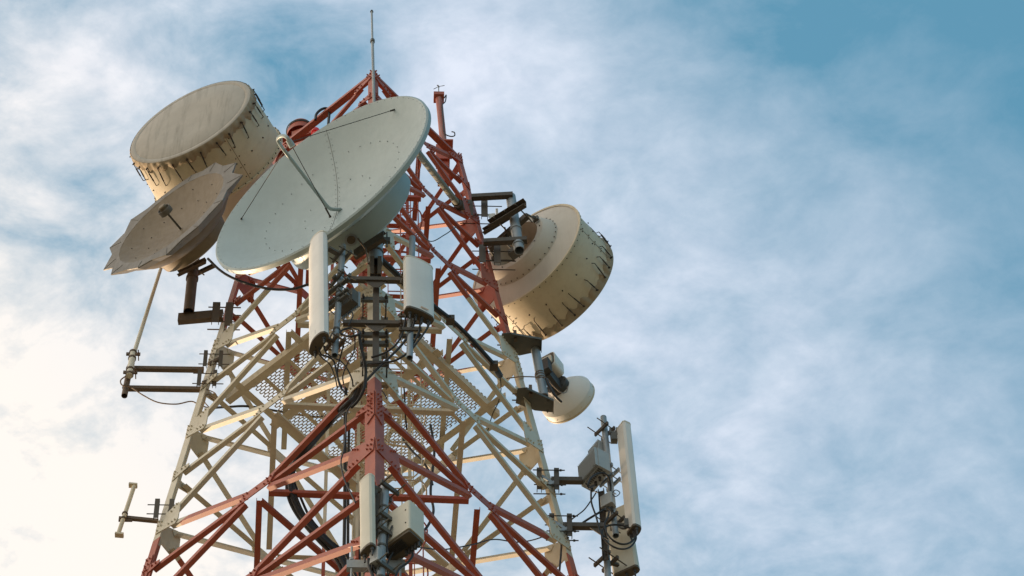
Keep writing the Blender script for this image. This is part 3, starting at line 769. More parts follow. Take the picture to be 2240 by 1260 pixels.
# right front panel
qb, qt = aty(916, 690, -3.66), aty(914, 579, -3.62)
rp, rn, rs, ra = panel('panel_antenna', qb, qt, 27, .44, .13, 'short wide white panel antenna with four cables right of the near leg', .028, 'radome', group='panel antennas on the tower', plugs=4)
m = MB(); m.box(qb + ra * .07 + rn * .107 + rs * .04, rs, rn, ra, .12, .004, .028); m.build('sticker', worn('tan_sticker', (.62, .42, .28), (.5, .35, .25), .6, .2), rp)
# bottom front panel
bb_, bt = aty(806, 1204, -4.22), aty(804, 1052, -4.12)
bp, bn, bs, ba = panel('panel_antenna', bb_, bt, -50, .22, .10, 'cream panel antenna on the red lower part of the near leg', .02, 'radomeside', group='panel antennas on the tower', plugs=2)
# right sector panels
tb, tt_ = aty(1386, 1160, -.05), aty(1363, 934, -.12)
tp_, tn, ts, ta = panel('panel_antenna', tb, tt_, 118, .23, .13, 'tallest slim white panel antenna, on the outer side of the far right pipe', .03, 'radome', group='panel antennas on the tower', plugs=3)
lb, lt = aty(1368, 1238, .35), aty(1349, 1120, .35); lb = lb - (lt - lb) * .12
lp2, l2n, l2s, l2a = panel('panel_antenna', lb, lt, 150, .40, .12, 'cream panel antenna partly hidden below the tallest one at far right', .03, 'radomeside', group='panel antennas on the tower', plugs=3)

# ---- front mount (T of dark channels)
fm = thing('antenna_mount', aty(822, 790, -3.3), 'dark steel frame with two cross arms clamped to the near leg', 'mount')
v0, v1 = aty(823, 622, -3.20), aty(822, 792, -3.36)
MB().channel(v0, v1, .08, .09, V((0, 1, 0)), .01).build('upright', M['dark'], fm)
ARMS = []
for x0, x1, y in ((754, 884, 607), (750, 890, 702)):
    Y = -3.34 if y < 650 else -3.42
    P0, P1 = aty(x0, y, Y), aty(x1, y, Y); P1.z = P0.z
    m = MB(); m.channel(P0, P1, .07, .085, V((0, 1, 0)), .01); c = aty(823, y, Y); c.z = P0.z; m.prism([c + V((-.16, .03, -.04)), c + V((.16, .03, -.04)), c + V((.03, .03, -.2)), c + V((-.03, .03, -.2))], V((0, .012, 0)))
    m.build('cross_arm', M['dark'], fm); ARMS.append((P0, P1))
for y in (637, 723, 746, 800):
    zc = leg('N', 0); c = aty(820, y, -2.98 if y < 700 else -3.05); w = .40
    zz = c.z; lg = leg('N', zz); c = V((lg.x, lg.y - .10, zz))
    m = MB(); m.channel(c + V((-w/2, 0, 0)), c + V((w/2, 0, 0)), .05, .09, V((0, 1, 0)), .01)
    m.channel(c + V((-w/2, .34, -.02)), c + V((w/2, .34, -.02)), .05, .09, V((0, 1, 0)), .01); m.build('leg_clamps', M['plate'], fm)
    m = MB()
    for s in (-1, 1):
        m.cyl(c + V((s * w * .42, -.06, .0)), c + V((s * w * .42, .45, -.0)), .012, 8); m.cyl(c + V((s * w * .42, .02, -.12)), c + V((s * w * .42, .02, .14)), .012, 8)
        m.bolt(c + V((s * w * .42, -.01, 0)), V((0, -1, 0)), .025, .03)
    m.build('clamp_bolts', M['bolt'], fm)
# clamp beams of the big dish pipe on the near leg
for y in (526,):
    c = aty(820, y, -2.62); lg = leg('N', c.z); c = V((lg.x, lg.y - .14, c.z)); m = MB(); m.channel(c + V((-.24, 0, 0)), c + V((.24, 0, 0)), .06, .11, V((0, 1, 0)), .01)
    m.cyl(c + V((.19, .02, -.2)), c + V((.19, .02, .22)), .013, 8); m.cyl(c + V((-.19, .02, -.2)), c + V((-.19, .02, .22)), .013, 8)
    tag(m.build('pipe_clamp', M['plate']), 'grey clamp bar holding the thick galvanised pipe to the near leg', 'clamp')
# left panel pipe
pp0, pp1 = aty(750, 538, -3.34), aty(732, 778, -3.52)
lpp = thing('mounting_pipe', pp1, 'slanted grey pipe right of the tall white panel antenna', 'pipe'); MB().pipe(pp0, pp1, .046, .006, 20).build('pipe', M['galv'], lpp)
MB().cyl(pp0 - (pp1 - pp0).normalized() * .004, pp0 + (pp1 - pp0).normalized() * .006, .047, 20).build('end_cap', M['galv'], lpp)
ap = (pp1 - pp0).normalized()
m = MB()
for q in (.28, .45, .52, .78): m.lathe([(.047, -.02), (.056, -.02), (.056, .02), (.047, .02)], pp0.lerp(pp1, q), ap, 18)
m.build('pipe_bands', M['plate'], lpp)
for q, w in ((.10, .30), (.33, .34), (.90, .30)):
    c = pp0.lerp(pp1, q); dd = V((.55, -.83, .0)).normalized(); sd_ = V((-.83, -.55, 0)).normalized()
    m = MB(); m.bar(c + sd_ * .06 - dd * w / 2, c + sd_ * .06 + dd * w / 2, .035, .07); m.bar(c - sd_ * .06 - dd * w / 2, c - sd_ * .06 + dd * w / 2, .035, .07)
    for s in (-.4, .4): m.cyl(c + dd * w * s + sd_ * .14, c + dd * w * s - sd_ * .18, .010, 8)
    m.bar(c + sd_ * .06, c + sd_ * (.24 if q != .33 else .12), .07, .05); m.build('panel_clamp', M['plate'] if q != .9 else M['brown'], lpp)
# radio units stacked on that pipe
ru = thing('remote_radio_unit', pp0.lerp(pp1, .42), 'pale grey finned radio units strapped on the slanted pipe behind the tall white panel', 'radio unit')
dd = V((.72, -.69, .0)).normalized(); sd_ = V((-.69, -.72, 0)).normalized()
c = pp0.lerp(pp1, .50)
m = MB(); m.box(c + dd * .03 + sd_ * -.14 + Z * .05, dd, sd_, Z, .32, .13, .30); m.build('housing', M['plate'], ru)
m = MB()
for i in range(10): m.box(c + dd * (-.135 + i * .036) + sd_ * -.22 + Z * .05, dd, sd_, Z, .008, .04, .38)
m.build('fins', M['galv'], ru)
m = MB()
for zz in (-.12, .02, .3): m.box(c + sd_ * .03 + Z * zz, dd, sd_, Z, .42, .05, .05)
for s in (-.17, .17):
    for zz in (-.12, .02, .3): m.cyl(c + dd * s + sd_ * .2 + Z * zz, c + dd * s - sd_ * .1 + Z * zz, .009, 8)
m.build('mounting_rails', M['plate'], ru)
# right panel pipe
rq0, rq1 = aty(902, 520, -3.46), aty(896, 783, -3.56)
rpp = thing('mounting_pipe', rq1, 'grey open ended pipe behind the short wide white panel antenna', 'pipe'); MB().pipe(rq0, rq1, .046, .007, 20).build('pipe', M['galv'], rpp)
m = MB()
for q in (.36, .69, .80):
    c = rq0.lerp(rq1, q); m.bar(c + V((-.16, -.055, 0)), c + V((.16, -.055, 0)), .03, .07); m.bar(c + V((-.16, .055, 0)), c + V((.16, .055, 0)), .03, .07)
    for s in (-.13, .13): m.cyl(c + V((s, -.12, 0)), c + V((s, .12, 0)), .010, 8)
m.build('clamps', M['dark'], rpp)

# ---- bottom cluster on the near leg
bq0, bq1 = aty(842, 1066, -4.02), aty(830, 1290, -4.14)
bpp = thing('mounting_pipe', bq1, 'grey clamp covered pipe beside the cream panel antenna low on the near leg', 'pipe'); MB().pipe(bq0, bq1, .056, .007, 22).build('pipe', M['galv'], bpp)
ab = (bq1 - bq0).normalized()
m = MB()
for q in (.22, .36, .49, .60, .78, .9): m.lathe([(.057, -.018), (.066, -.018), (.066, .018), (.057, .018)], bq0.lerp(bq1, q), ab, 18)
m.build('pipe_bands', M['plate'], bpp)
for q in (.03, .33, .47, .80):
    c = bq0.lerp(bq1, q); dd = V((.75, .66, 0)).normalized(); sd_ = V((-.66, .75, 0)).normalized(); m = MB()
    for s in (-1, 1): m.bar(c + sd_ * .07 * s - dd * .13, c + sd_ * .07 * s + dd * .17, .035, .075)
    for s in (-.1, .13): m.cyl(c + dd * s + sd_ * .2, c + dd * s - sd_ * .24, .010, 8)
    m.build('pipe_clamp', M['plate'] if q > .1 else M['dark'], bpp)
for q in (.12, .80):
    c = bq0.lerp(bq1, q) + V((-.07, -.02, 0)); m = MB(); m.channel(c + Z * .08, c - Z * (.75 if q < .3 else .1), .07, .09, V((0, -1, 0)), .01); m.build('stand_off', M['dark'], bpp)
m = MB(); c = bq0.lerp(bq1, .06)
m.cyl(c + V((-.05, 0, .02)), c + V((-.16, -.04, .06)), .05, 14); m.cyl(c + V((-.12, -.05, -.14)), c + V((-.20, -.06, -.12)), .06, 14); m.bar(c + V((-.1, -.03, .05)), c + V((-.16, -.05, -.2)), .05, .06)
m.build('tilt_bracket', M['plate'], bpp)
zc = aty(800, 1235, -3.8).z; lg = leg('N', zc)
m = MB(); m.channel(lg + V((-.36, -.14, 0)), lg + V((.36, -.14, 0)), .08, .15, V((0, 1, 0)), .012); 
for s in (-.3, .3): m.cyl(lg + V((s, -.12, -.3)), lg + V((s, -.12, .36)), .014, 8); m.bolt(lg + V((s, -.12, .08)), Z, .03, .04)
m.build('leg_clamp', M['galv'], bpp)
rr_ = aty(878, 1165, -3.98)
br_ = thing('remote_radio_unit', rr_, 'large cream boxed radio unit with dark vented underside right of the lower panel antenna', 'radio unit')
dd = V((.74, -.67, 0)).normalized(); sd_ = V((.67, .74, 0)).normalized()
H = .62
cc = aty(878, 1165, -3.98)
MB().extr(rounded(.52, .30, .035), cc - Z * H * .42, cc + Z * H * .5, dd, sd_).build('housing', M['radomeside'], br_)
m = MB(); m.extr(rounded(.49, .27, .03), cc - Z * H * .5, cc - Z * H * .42, dd, sd_); m.build('vent_base', M['capdark'], br_)
m = MB()
for i in range(16): m.box(cc - Z * (H * .5 + .012) + dd * (-.22 + i * .02) - sd_ * .04, dd, sd_, Z, .007, .14, .024)
for i in range(5): m.cyl(cc - Z * H * .5 + dd * (.02 + .05 * i) + sd_ * .07, cc - Z * (H * .5 + .10) + dd * (.02 + .05 * i) + sd_ * .07, .02, 10)
m.build('connectors', M['rubber'], br_)
m = MB(); m.box(cc + sd_ * .151 + dd * .08, dd, sd_, Z, .006, .004, .5)
for a in (-.2, .2):
    for b in (-.12, .14): m.bolt(cc - dd * .0 + sd_ * 0 + Z * b - sd_ * .15 + dd * a, -sd_, .012, .006)
m.build('cover_screws', M['plate'], br_)
fl = MB(); c = bb_ + V((.09, .02, -.06)); fl.extr(rounded(.14, .10, .02), c - Z * .18, c + Z * .08, V((.8, -.6, 0)), V((.6, .8, 0)))
tag(fl.build('filter_box', M['radio']), 'small silver ribbed box under the cream lower panel antenna', 'filter')

# ---- right sector mount
rs_p0, rs_p1 = aty(1320, 914, .08), aty(1347, 1172, .0)
rsp = thing('mounting_pipe', rs_p1, 'grey pipe at far right carrying radios and the tallest panel antenna', 'pipe'); MB().pipe(rs_p0, rs_p1, .048, .007, 20).build('pipe', M['galv'], rsp)
MB().cyl(rs_p0 + Z * .001, rs_p0 + Z * .012, .049, 20).build('end_cap', M['galv'], rsp)
ar = (rs_p1 - rs_p0).normalized()
for q in (.12, .48, .56, .88):
    c = rs_p0.lerp(rs_p1, q); dd = V((.62, -.78, 0)).normalized(); sd_ = V((.78, .62, 0)).normalized(); m = MB()
    for s in (-1, 1): m.bar(c + sd_ * .07 * s - dd * .15, c + sd_ * .07 * s + dd * .15, .03, .07)
    for s in (-.11, .11): m.cyl(c + dd * s - sd_ * .26, c + dd * s + sd_ * .22, .009, 8)
    m.build('pipe_clamp', M['dark'] if q < .3 or q > .8 else M['galv'], rsp)
m = MB(); c = aty(1343, 957, -.02); m.box(c, (1, 0, 0), (0, 1, 0), Z, .10, .10, .20); m.box(c + V((-.05, -.03, .12)), (1, 0, 0), (0, 1, 0), Z, .025, .06, .14); m.box(c + V((.05, -.03, .12)), (1, 0, 0), (0, 1, 0), Z, .025, .06, .14); m.bar(c + V((0, 0, .05)), aty(1358, 950, -.08), .06, .06)
m.build('tilt_bracket', M['plate'], rsp)
m = MB(); c = rs_p0.lerp(rs_p1, .9); m.tube([c, aty(1362, 1146, -.05), aty(1374, 1146, -.05)], .018, 8); m.tube([c, aty(1362, 1156, -.05), aty(1376, 1152, -.05)], .018, 8); m.box(aty(1370, 1143, -.06), (1, 0, 0), (0, 1, 0), Z, .06, .04, .16); m.build('lower_bracket', M['plate'], rsp)
u0, u1 = aty(1316, 1075, .1), aty(1326, 1226, .08)
rm = thing('antenna_mount', aty(1320, 1150, .1), 'dark upright with two side arms bolted to the right leg at far right', 'mount')
MB().channel(u0, u1, .06, .09, V((-.3, -1, 0)), .01).build('upright', M['dark'], rm)
for y, xa, xb in ((1046, 1206, 1275), (1146, 1232, 1322)):
    P0 = aty(xa, y, -.02); P1 = aty(xb, y + 1, -.02); P1.z = P0.z; lg = leg('R', P0.z)
    m = MB(); m.channel(P0, P1, .08, .095, V((0, 1, 0)), .01); m.build('side_arm', M['dark'], rm)
    if y > 1100: 
        m = MB(); m.prism([P1 + V((-.02, .02, .05)), P1 + V((-.22, .02, -.05)), P1 + V((.0, .02, -.30))], V((0, .012, 0))); m.build('knee_plate', M['dark'], rm)
    for s in (-.20, .06):
        MB().channel(lg + V((s, -.15, .22)), lg + V((s - .02, -.15, -.32)), .07, .075, V((0, 1, 0)), .01).build('leg_clamp', M['dark'], rm)
    m = MB()
    for zz in (.13, -.24):
        for yy in (-.17, -.0): m.cyl(lg + V((-.30, yy, zz)), lg + V((.18, yy, zz)), .010, 6); m.bolt(lg + V((.10, yy, zz)), V((1, 0, 0)), .02, .03)
    m.build('clamp_bolts', M['bolt'], rm)
    m = MB(); m.bar(lg + V((-.17, -.1, .06)), lg + V((.03, -.1, -.16)), .05, .05); m.bar(lg + V((-.18, -.1, -.22)), lg + V((.02, -.1, -.1)), .06, .06); m.build('clamp_jaw', M['galv'], rm)
def rru(c, phi, w, d, h, label, conn=4):
    r = thing('remote_radio_unit', c, label, 'radio unit'); n = horiz(phi); s = n.cross(Z)
    MB().box(c, s, n, Z, w, d * .7, h).build('housing', M['radio'], r)
    m = MB(); k = int(w / .028)
    for i in range(k): m.box(c + s * (-w/2 + .014 + i * .028) + n * (d * .35 + .030), s, n, Z, .007, .06, h * .97)
    m.build('fins', M['radio'], r)
    m = MB()
    for a, zz, sx, sz in ((-.2, .25, .3, .3), (.2, .1, .35, .5), (-.15, -.2, .4, .3)): m.box(c + s * a * w - n * (d * .35 + .01) + Z * zz * h, s, n, Z, sx * w, .022, sz * h)
    m.build('cover_plates', M['galv'], r)
    m = MB()
    for i in range(conn): m.cyl(c - Z * h / 2 + s * w * (-.35 + .7 * i / (conn - 1)) - n * d * .1, c - Z * (h / 2 + .07) + s * w * (-.35 + .7 * i / (conn - 1)) - n * d * .1, .024, 12)
    for i in range(10): m.box(c - Z * (h/2 + .008) + s * w * (-.4 + .08 * i) + n * d * .18, s, n, Z, .012, d * .25, .014)
    m.build('connectors', M['rubber'], r); return r
rru(aty(1302, 1028, -.05), -58, .46, .30, .46, 'large grey finned radio unit with cables underneath on the far right pipe', 4)
rru(aty(1311, 1000, .25), -58, .30, .16, .46, 'slim grey radio unit behind the large finned one at far right', 3)
m = MB(); c = aty(1330, 1098, -.05); m.extr(rounded(.20, .13, .02), c - Z * .13, c + Z * .13, V((.8, -.6, 0)), V((.6, .8, 0))); 
jb = thing('junction_box', c, 'small grey junction box below the radio units at far right', 'junction box'); m.build('housing', M['radio'], jb); m = MB()
for i in range(3): m.cyl(c - Z * .13 + V((-.05 + .05 * i, 0, 0)), c - Z * .22 + V((-.05 + .05 * i, 0, 0)), .02, 10)
m.build('glands', M['rubber'], jb)
s0, s1 = aty(1325, 1180, .22), aty(1332, 1300, .22)
m2 = thing('mounting_pipe', s1, 'lower grey pipe at far right behind the partly hidden panel antenna', 'pipe'); MB().pipe(s0, s1, .050, .007, 20).build('pipe', M['galv'], m2)
for y in (1225, ):
    c = aty(1329, y, .18); m = MB(); dd = V((.62, -.78, 0)).normalized(); sd_ = V((.78, .62, 0)).normalized()
    for s in (-1, 1): m.bar(c + sd_ * .08 * s - dd * .2, c + sd_ * .08 * s + dd * .14, .035, .07)
    for s in (-.14, .1): m.cyl(c + dd * s - sd_ * .24, c + dd * s + sd_ * .4, .010, 8)
    m.bar(c + sd_ * .1, aty(1352, 1236, .3), .05, .05); m.build('pipe_clamp', M['dark'], m2)
# cables at far right
def cable(pts, r, label, mat='black', name='signal_cable', group=None):
    return tag(MB().tube(pts, r, 8, 8).build(name, M[mat]), label, 'cable', group)
cable([aty(1300, 1062, -.1), aty(1286, 1066, -.3), aty(1292, 1046, -.35), aty(1312, 1035, -.3), aty(1330, 1042, -.25), aty(1336, 1070, -.1), aty(1328, 1095, -.1)], .016, 'black cable arching over the underside of the large finned radio unit')
cable([aty(1293, 1072, -.1), aty(1294, 1100, -.1), aty(1304, 1130, -.15), aty(1312, 1160, -.2), aty(1326, 1185, -.2), aty(1352, 1200, -.15), aty(1376, 1198, -.1), aty(1391, 1180, -.08), aty(1388, 1162, -.08)], .014, 'long black cable sagging from the finned radio unit to the tallest panel antenna')
cable([aty(1334, 1110, -.1), aty(1330, 1130, -.15), aty(1322, 1150, -.2), aty(1334, 1176, -.2), aty(1358, 1190, -.15), aty(1380, 1186, -.1), aty(1392, 1168, -.08), aty(1380, 1156, -.08), aty(1350, 1148, -.12), aty(1326, 1152, -.14), aty(1316, 1168, -.2), aty(1330, 1180, -.16)], .015, 'coiled black cable hanging under the tallest panel antenna')
cable([aty(1326, 1112, -.05), aty(1306, 1124, -.05), aty(1280, 1140, .0), aty(1252, 1160, .05), aty(1230, 1176, .1)], .017, 'thick black cable slanting from the far right mount down to the right leg')
cable([aty(1306, 1074, -.05), aty(1296, 1090, -.02), aty(1278, 1115, .0), aty(1256, 1132, .06), aty(1244, 1142, .1)], .010, 'thin black cable slanting from the finned radio unit to the lower side arm')
cable([aty(1318, 1080, -.1), aty(1308, 1078, -.15), aty(1290, 1068, -.1), aty(1282, 1060, -.05)], .008, 'short thin cable curling under the large finned radio unit')
cable([aty(1335, 1075, -.1), aty(1346, 1086, -.15), aty(1356, 1078, -.15), aty(1346, 1072, -.1), aty(1336, 1084, -.1)], .007, 'tiny black cable loop beside the far right pipe')

# ---- whip antenna on two arms at left
w0, w1 = aty(358, 568, -.1), aty(292, 776, -.1)
wh = thing('whip_antenna', w1, 'long pale whip antenna leaning on two brown arms at left', 'antenna')
MB().cyl(w1, w0, .034, 14, .027).build('rod', M['radomeside'], wh)
b0, b1 = aty(291, 772, -.1), aty(283, 822, -.16)
MB().cyl(b0, b1, .052, 16).build('base_tube', M['radomeside'], wh)
m = MB()
for q in (.0, .25, .75, .95): m.lathe([(.053, -.02), (.064, -.02), (.064, .02), (.053, .02)], b0.lerp(b1, q), b1 - b0, 16)
for q in (.1, .9):
    c = b0.lerp(b1, q); m.bar(c + V((-.1, -.02, 0)), c + V((.12, -.02, 0)), .03, .06); m.cyl(c + V((.09, -.1, 0)), c + V((.09, .1, 0)), .009, 8)
m.build('clamps', M['brown'], wh)
ma = thing('antenna_mount', aty(360, 830, .0), 'pair of brown side arms on the left leg with a short pipe at their end', 'mount')
pq0, pq1 = aty(285, 800, -.02), aty(272, 866, -.04)
MB().pipe(pq0, pq1, .048, .006, 18).build('stub_pipe', M['brown'], ma)
for y, xa, xb in ((807, 293, 446), (848, 268, 440)):
    P1 = aty(xb, y - (2 if y < 830 else 0), -.02); P0 = aty(xa, y, -.02); P0.z = P1.z; lg = leg('L', P1.z)
    MB().channel(P0, P1, .07, .075, V((0, 1, 0)), .009).build('side_arm', M['brown'], ma)
    for s in (-.04, .20):
        MB().channel(lg + V((s, -.14, .20)), lg + V((s, -.14, -.24)), .05, .06, V((0, 1, 0)), .008).build('leg_clamp', M['dark'], ma)
    m = MB()
    for zz in (.12, -.16): m.cyl(lg + V((-.14, -.12, zz)), lg + V((.34, -.12, zz)), .009, 6)
    m.bar(lg + V((.02, -.08, -.1)), lg + V((.2, -.08, .06)), .05, .05); m.build('clamp_bolts', M['brown'], ma)
    m = MB(); m.lathe([(.049, -.015), (.06, -.015), (.06, .015), (.049, .015)], pq0.lerp(pq1, .1 if y < 830 else .72), pq1 - pq0, 16); m.build('pipe_band', M['brown'], ma)
cable([aty(276, 822, -.1), aty(264, 832, -.12), aty(268, 843, -.12), aty(288, 848, -.1), aty(312, 864, -.05), aty(345, 880, .0), aty(385, 884, .0), aty(418, 878, .0), aty(436, 886, .0), aty(458, 893, .1)], .011, 'thin brown cable drooping from the whip antenna base to the left leg', 'copper')
cable([aty(458, 893, .1), aty(500, 890, .5), aty(545, 889, .6), aty(610, 900, .6), aty(660, 908, .55), aty(700, 912, .5), aty(750, 905, .3)], .020, 'black cable running level from the left leg into the tower under the mesh platform')
cable([aty(448, 850, -.1), aty(470, 860, -.2), aty(474, 874, -.1), aty(452, 862, .0), aty(446, 876, .1), aty(458, 892, .1)], .009, 'thin cable curl by the clamps of the two brown side arms', 'copper')

# ---- stub antenna at lower left
t0, t1 = aty(294, 1062, -.05), aty(258, 1170, -.05)
st = thing('stub_antenna', t1, 'short cream tube antenna with flat ends on a single arm at lower left', 'antenna')
MB().cyl(t0, t1, .032, 16).build('tube', M['drum'], st)
m = MB()
d = (t1 - t0).normalized(); sx = d.cross(V((0, 1, 0))).normalized()
for p, s in ((t0, 1), (t1, -1)): m.box(p + sx * -.02 * s, sx, V((0, 1, 0)), d, .125, .08, .035)
m.build('end_plates', M['drum'], st)
c = t0.lerp(t1, .63); P1 = aty(346, 1137, -.02); P0 = aty(284, 1130, -.03)
m = MB(); m.channel(P0 + V((-.06, 0, 0)), P1, .05, .06, V((0, 1, 0)), .008); m.build('arm', M['brown'], st)
m = MB()
for s in (-.06, .06): m.lathe([(.035, -.012), (.045, -.012), (.045, .012), (.035, .012)], c + d * s, d, 16)
m.box(c + V((.02, .05, 0)), (1, 0, 0), (0, 1, 0), Z, .20, .03, .10); m.build('arm_clamp', M['brown'], st)
lg = leg('L', P1.z); m = MB()
for s in (-.06, .15): m.channel(lg + V((s, -.14, .22)), lg + V((s, -.14, -.24)), .05, .07, V((0, 1, 0)), .008)
for zz in (.12, -.1): m.cyl(lg + V((-.2, -.1, zz)), lg + V((.25, -.1, zz)), .009, 6)
m.build('leg_clamps', M['dark'], st)

# ------------------------------------------------------------------ tower top
r0, r1 = aty(813.2, 26, -1.90), aty(818.5, 240, -1.84)
lr = thing('lightning_rod', r1, 'slender grey lightning rod rising above the peak of the tower', 'lightning rod')
md = r0.lerp(r1, .31)
MB().cyl(md, r1, .025, 14).build('lower_tube', M['rod'], lr); MB().cyl(r0, md, .018, 14).build('upper_tube', M['rod'], lr)
m = MB(); m.cyl(md - Z * .04, md + Z * .04, .040, 14); m.cyl(r0, r0 + Z * .05, .030, 12, .02); m.build('collar', M['plate'], lr)
# beacon at the left top corner
bc = aty(660, 295, -.2)
be = thing('obstruction_light', bc, 'red aviation beacon box behind the left top member of the tower', 'beacon')
kx = V((.9, -.42, 0)).normalized(); ky = V((.42, .9, 0)).normalized()
MB().box(bc + V((.08, -.02, -.2)), kx, ky, Z, .40, .34, .30).build('housing', M['redpaint'], be)
m = MB(); m.lathe([(.001, .34), (.12, .325), (.21, .25), (.24, .12), (.24, -.05)], bc + V((-.02, .05, .06)), Z, 36); m.build('dome', M['redpaint'], be)
m = MB(); m.lathe([(.25, .10), (.265, .13), (.24, .15)], bc + V((-.02, .05, .06)), Z, 36); m.build('dome_rim', M['rubber'], be)
m = MB(); m.lathe([(.001, -.10), (.05, -.09), (.075, -.04), (.075, .08), (.001, .10)], aty(690, 291, -.5), Z, 24); m.build('lens', M['lens'], be)
m = MB(); m.prism([bc + V((-.34, -.1, -.3)), bc + V((.34, -.3, -.3)), bc + V((.40, .2, -.3)), bc + V((-.26, .36, -.3))], V((0, 0, -.02))); m.bar(bc + V((-.3, .1, -.35)), bc + V((-.3, .1, -.8)), .3, .02, V((0, 1, 0))); m.build('bracket', M['redpaint'], be)
cable([aty(690, 262, -.9), aty(692, 250, -.9), aty(702, 240, -.9), aty(714, 237, -.9), aty(720, 246, -.9), aty(719, 262, -.9), aty(718, 274, -.9)], .024, 'dark bent conduit arching over the left top member near the beacon', 'black', 'conduit')
# wind sensor mast at the right top corner
g0, g1 = aty(960, 214, .0), aty(971, 322, .02)
ws = thing('sensor_mast', g1, 'peeling red pole with a square head and a tiny propeller at the right top corner', 'mast')
MB().cyl(g0, g1, .062, 18).build('pole', M['redpole'], ws)
m = MB(); m.box(g0 + Z * .02, (1, 0, 0), (0, 1, 0), Z, .19, .19, .10); m.build('head_plate', M['redpaint'], ws)
m = MB(); hb = g0 + Z * .42; m.cyl(g0 + Z * .05, hb, .010, 8); m.build('spindle', M['galv'], ws)
m = MB(); fn_ = V((-.3, -.9, .2)).normalized(); a_, b_ = MB().ring_frame(fn_)
for k in range(3):
    t = .75 + 2*PI*k/3; d = a_ * math.cos(t) + b_ * math.sin(t); s2 = fn_.cross(d) * .014
    m.prism([hb + s2 * .5, hb + d * .12 + s2, hb + d * .12 - s2, hb - s2 * .5], fn_ * .005)
m.cyl(hb - fn_ * .02, hb + fn_ * .02, .014, 8); m.build('propeller', M['dark'], ws)
cable([g0 + V((.1, 0, 0)), aty(976, 208, .0), aty(974, 222, -.02), aty(967, 232, -.06), aty(969, 262, -.06), aty(972, 290, -.06), aty(984, 298, -.05), aty(994, 297, -.05), aty(994, 290, -.05), aty(988, 288, -.05)], .011, 'thin dark cable curling off the red sensor pole at the right top corner')
m = MB(); c = g1; m.box(c + V((-.02, .1, -.16)), (1, 0, 0), (0, 1, 0), Z, .24, .22, .5); m.box(c + V((-.02, .1, -.75)), (1, 0, 0), (0, 1, 0), Z, .20, .12, .7); m.box(c + V((.06, -.02, .02)), (1, 0, 0), (0, 1, 0), Z, .2, .25, .04); m.build('base_box', M['redpaint'], ws)

# ------------------------------------------------------------------ cables about the near leg
bun = [(783, 838), (775, 868), (752, 890), (715, 925), (668, 980), (645, 1010), (634, 1050), (642, 1095), (668, 1140), (712, 1185), (742, 1215), (765, 1270)]
offs = ((0, 0), (5, 3), (-5, 4), (2, -5), (9, -3), (-3, 9))
lab = ('thickest', 'second', 'outer', 'upper', 'inner', 'lower')
for i, (dx, dy) in enumerate(offs[:5]):
    pts = []
    for k, (x, y) in enumerate(bun):
        e = 1 + .25 * math.sin(k * 1.7 + i * 2.1); Y = -2.5 + .14 * k if k > 2 else -2.8 + .1 * k
        sp_ = 1.0 if k < 7 else 1.5
        pts.append(aty(x + dx * e * sp_, y + dy * e, Y + .02 * i))
    tag(MB().tube(pts, (.034, .030, .028, .026, .020)[i], 8, 6).build('feeder_cable', M['black']), 'black feeder cable in the bundle bending down behind the red left diagonals', 'cable', 'feeder cables in the bent bundle')
def loose(pts, Y0, Y1, r, label, mat='black'):
    n = len(pts); cable([aty(x, y, Y0 + (Y1 - Y0) * k / (n - 1)) for k, (x, y) in enumerate(pts)], r, label, mat)
loose([(698, 760), (702, 775), (716, 780), (730, 790), (736, 815), (744, 845), (760, 865)], -3.6, -3.1, .013, 'black cable hanging from the bottom of the tall white panel antenna')
loose([(708, 758), (714, 772), (728, 782), (745, 790), (760, 808), (770, 830), (772, 846)], -3.6, -3.1, .011, 'thin black cable hanging second from the tall white panel bottom')
loose([(752, 740), (750, 760), (742, 790), (738, 820), (748, 850)], -3.5, -3.0, .012, 'black cable dropping from the slanted pipe beside the tall white panel')
loose([(768, 715), (776, 740), (774, 770), (760, 795), (750, 822), (752, 842)], -3.5, -3.0, .010, 'thin black cable dropping left of the near leg from the coil')
loose([(785, 728), (790, 760), (797, 790), (800, 815), (796, 850), (784, 875), (768, 892)], -3.5, -2.9, .022, 'thick black cable running down beside the near leg from the coil')
loose([(889, 685), (884, 712), (878, 735), (864, 756), (842, 772), (812, 782)], -3.66, -3.4, .016, 'black cable from the first socket of the short wide panel antenna')
loose([(908, 694), (902, 718), (884, 748), (856, 778), (826, 806), (802, 832)], -3.66, -3.35, .018, 'thick black cable sweeping from the short wide panel across the near leg')
loose([(921, 698), (917, 722), (908, 745), (902, 758), (900, 790)], -3.66, -3.45, .014, 'black cable from the third socket of the short wide panel antenna')
loose([(941, 704), (932, 722), (916, 744), (896, 768), (866, 788), (834, 794), (806, 796)], -3.66, -3.4, .016, 'black cable from the last socket of the short wide panel antenna')
loose([(772, 880), (758, 905), (756, 950), (752, 985), (746, 1010), (752, 1045), (768, 1080), (778, 1100)], -2.9, -3.2, .011, 'thin black cable hanging loose left of the red near leg')
loose([(690, 757), (694, 770), (706, 784), (722, 798), (733, 826), (738, 850)], -3.6, -3.05, .009, 'thinnest cable hanging from the bottom of the tall white panel antenna')
loose([(742, 700), (736, 716), (728, 726), (722, 742), (728, 756)], -3.5, -3.55, .010, 'short cable looping behind the slanted pipe near the tall white panel', 'copper')
loose([(846, 800), (856, 812), (862, 826), (876, 836), (884, 852), (886, 900), (890, 940)], -2.6, -1.2, .012, 'black cable dropping right of the near leg into the ladder cage')
loose([(800, 838), (812, 846), (826, 848), (838, 858), (846, 872)], -2.95, -2.9, .010, 'thin black cable wrapped across the top of the red near leg')
loose([(905, 700), (899, 716), (900, 734), (906, 746)], -3.62, -3.5, .010, 'short thin cable behind the sockets of the short wide panel antenna')
coil = []
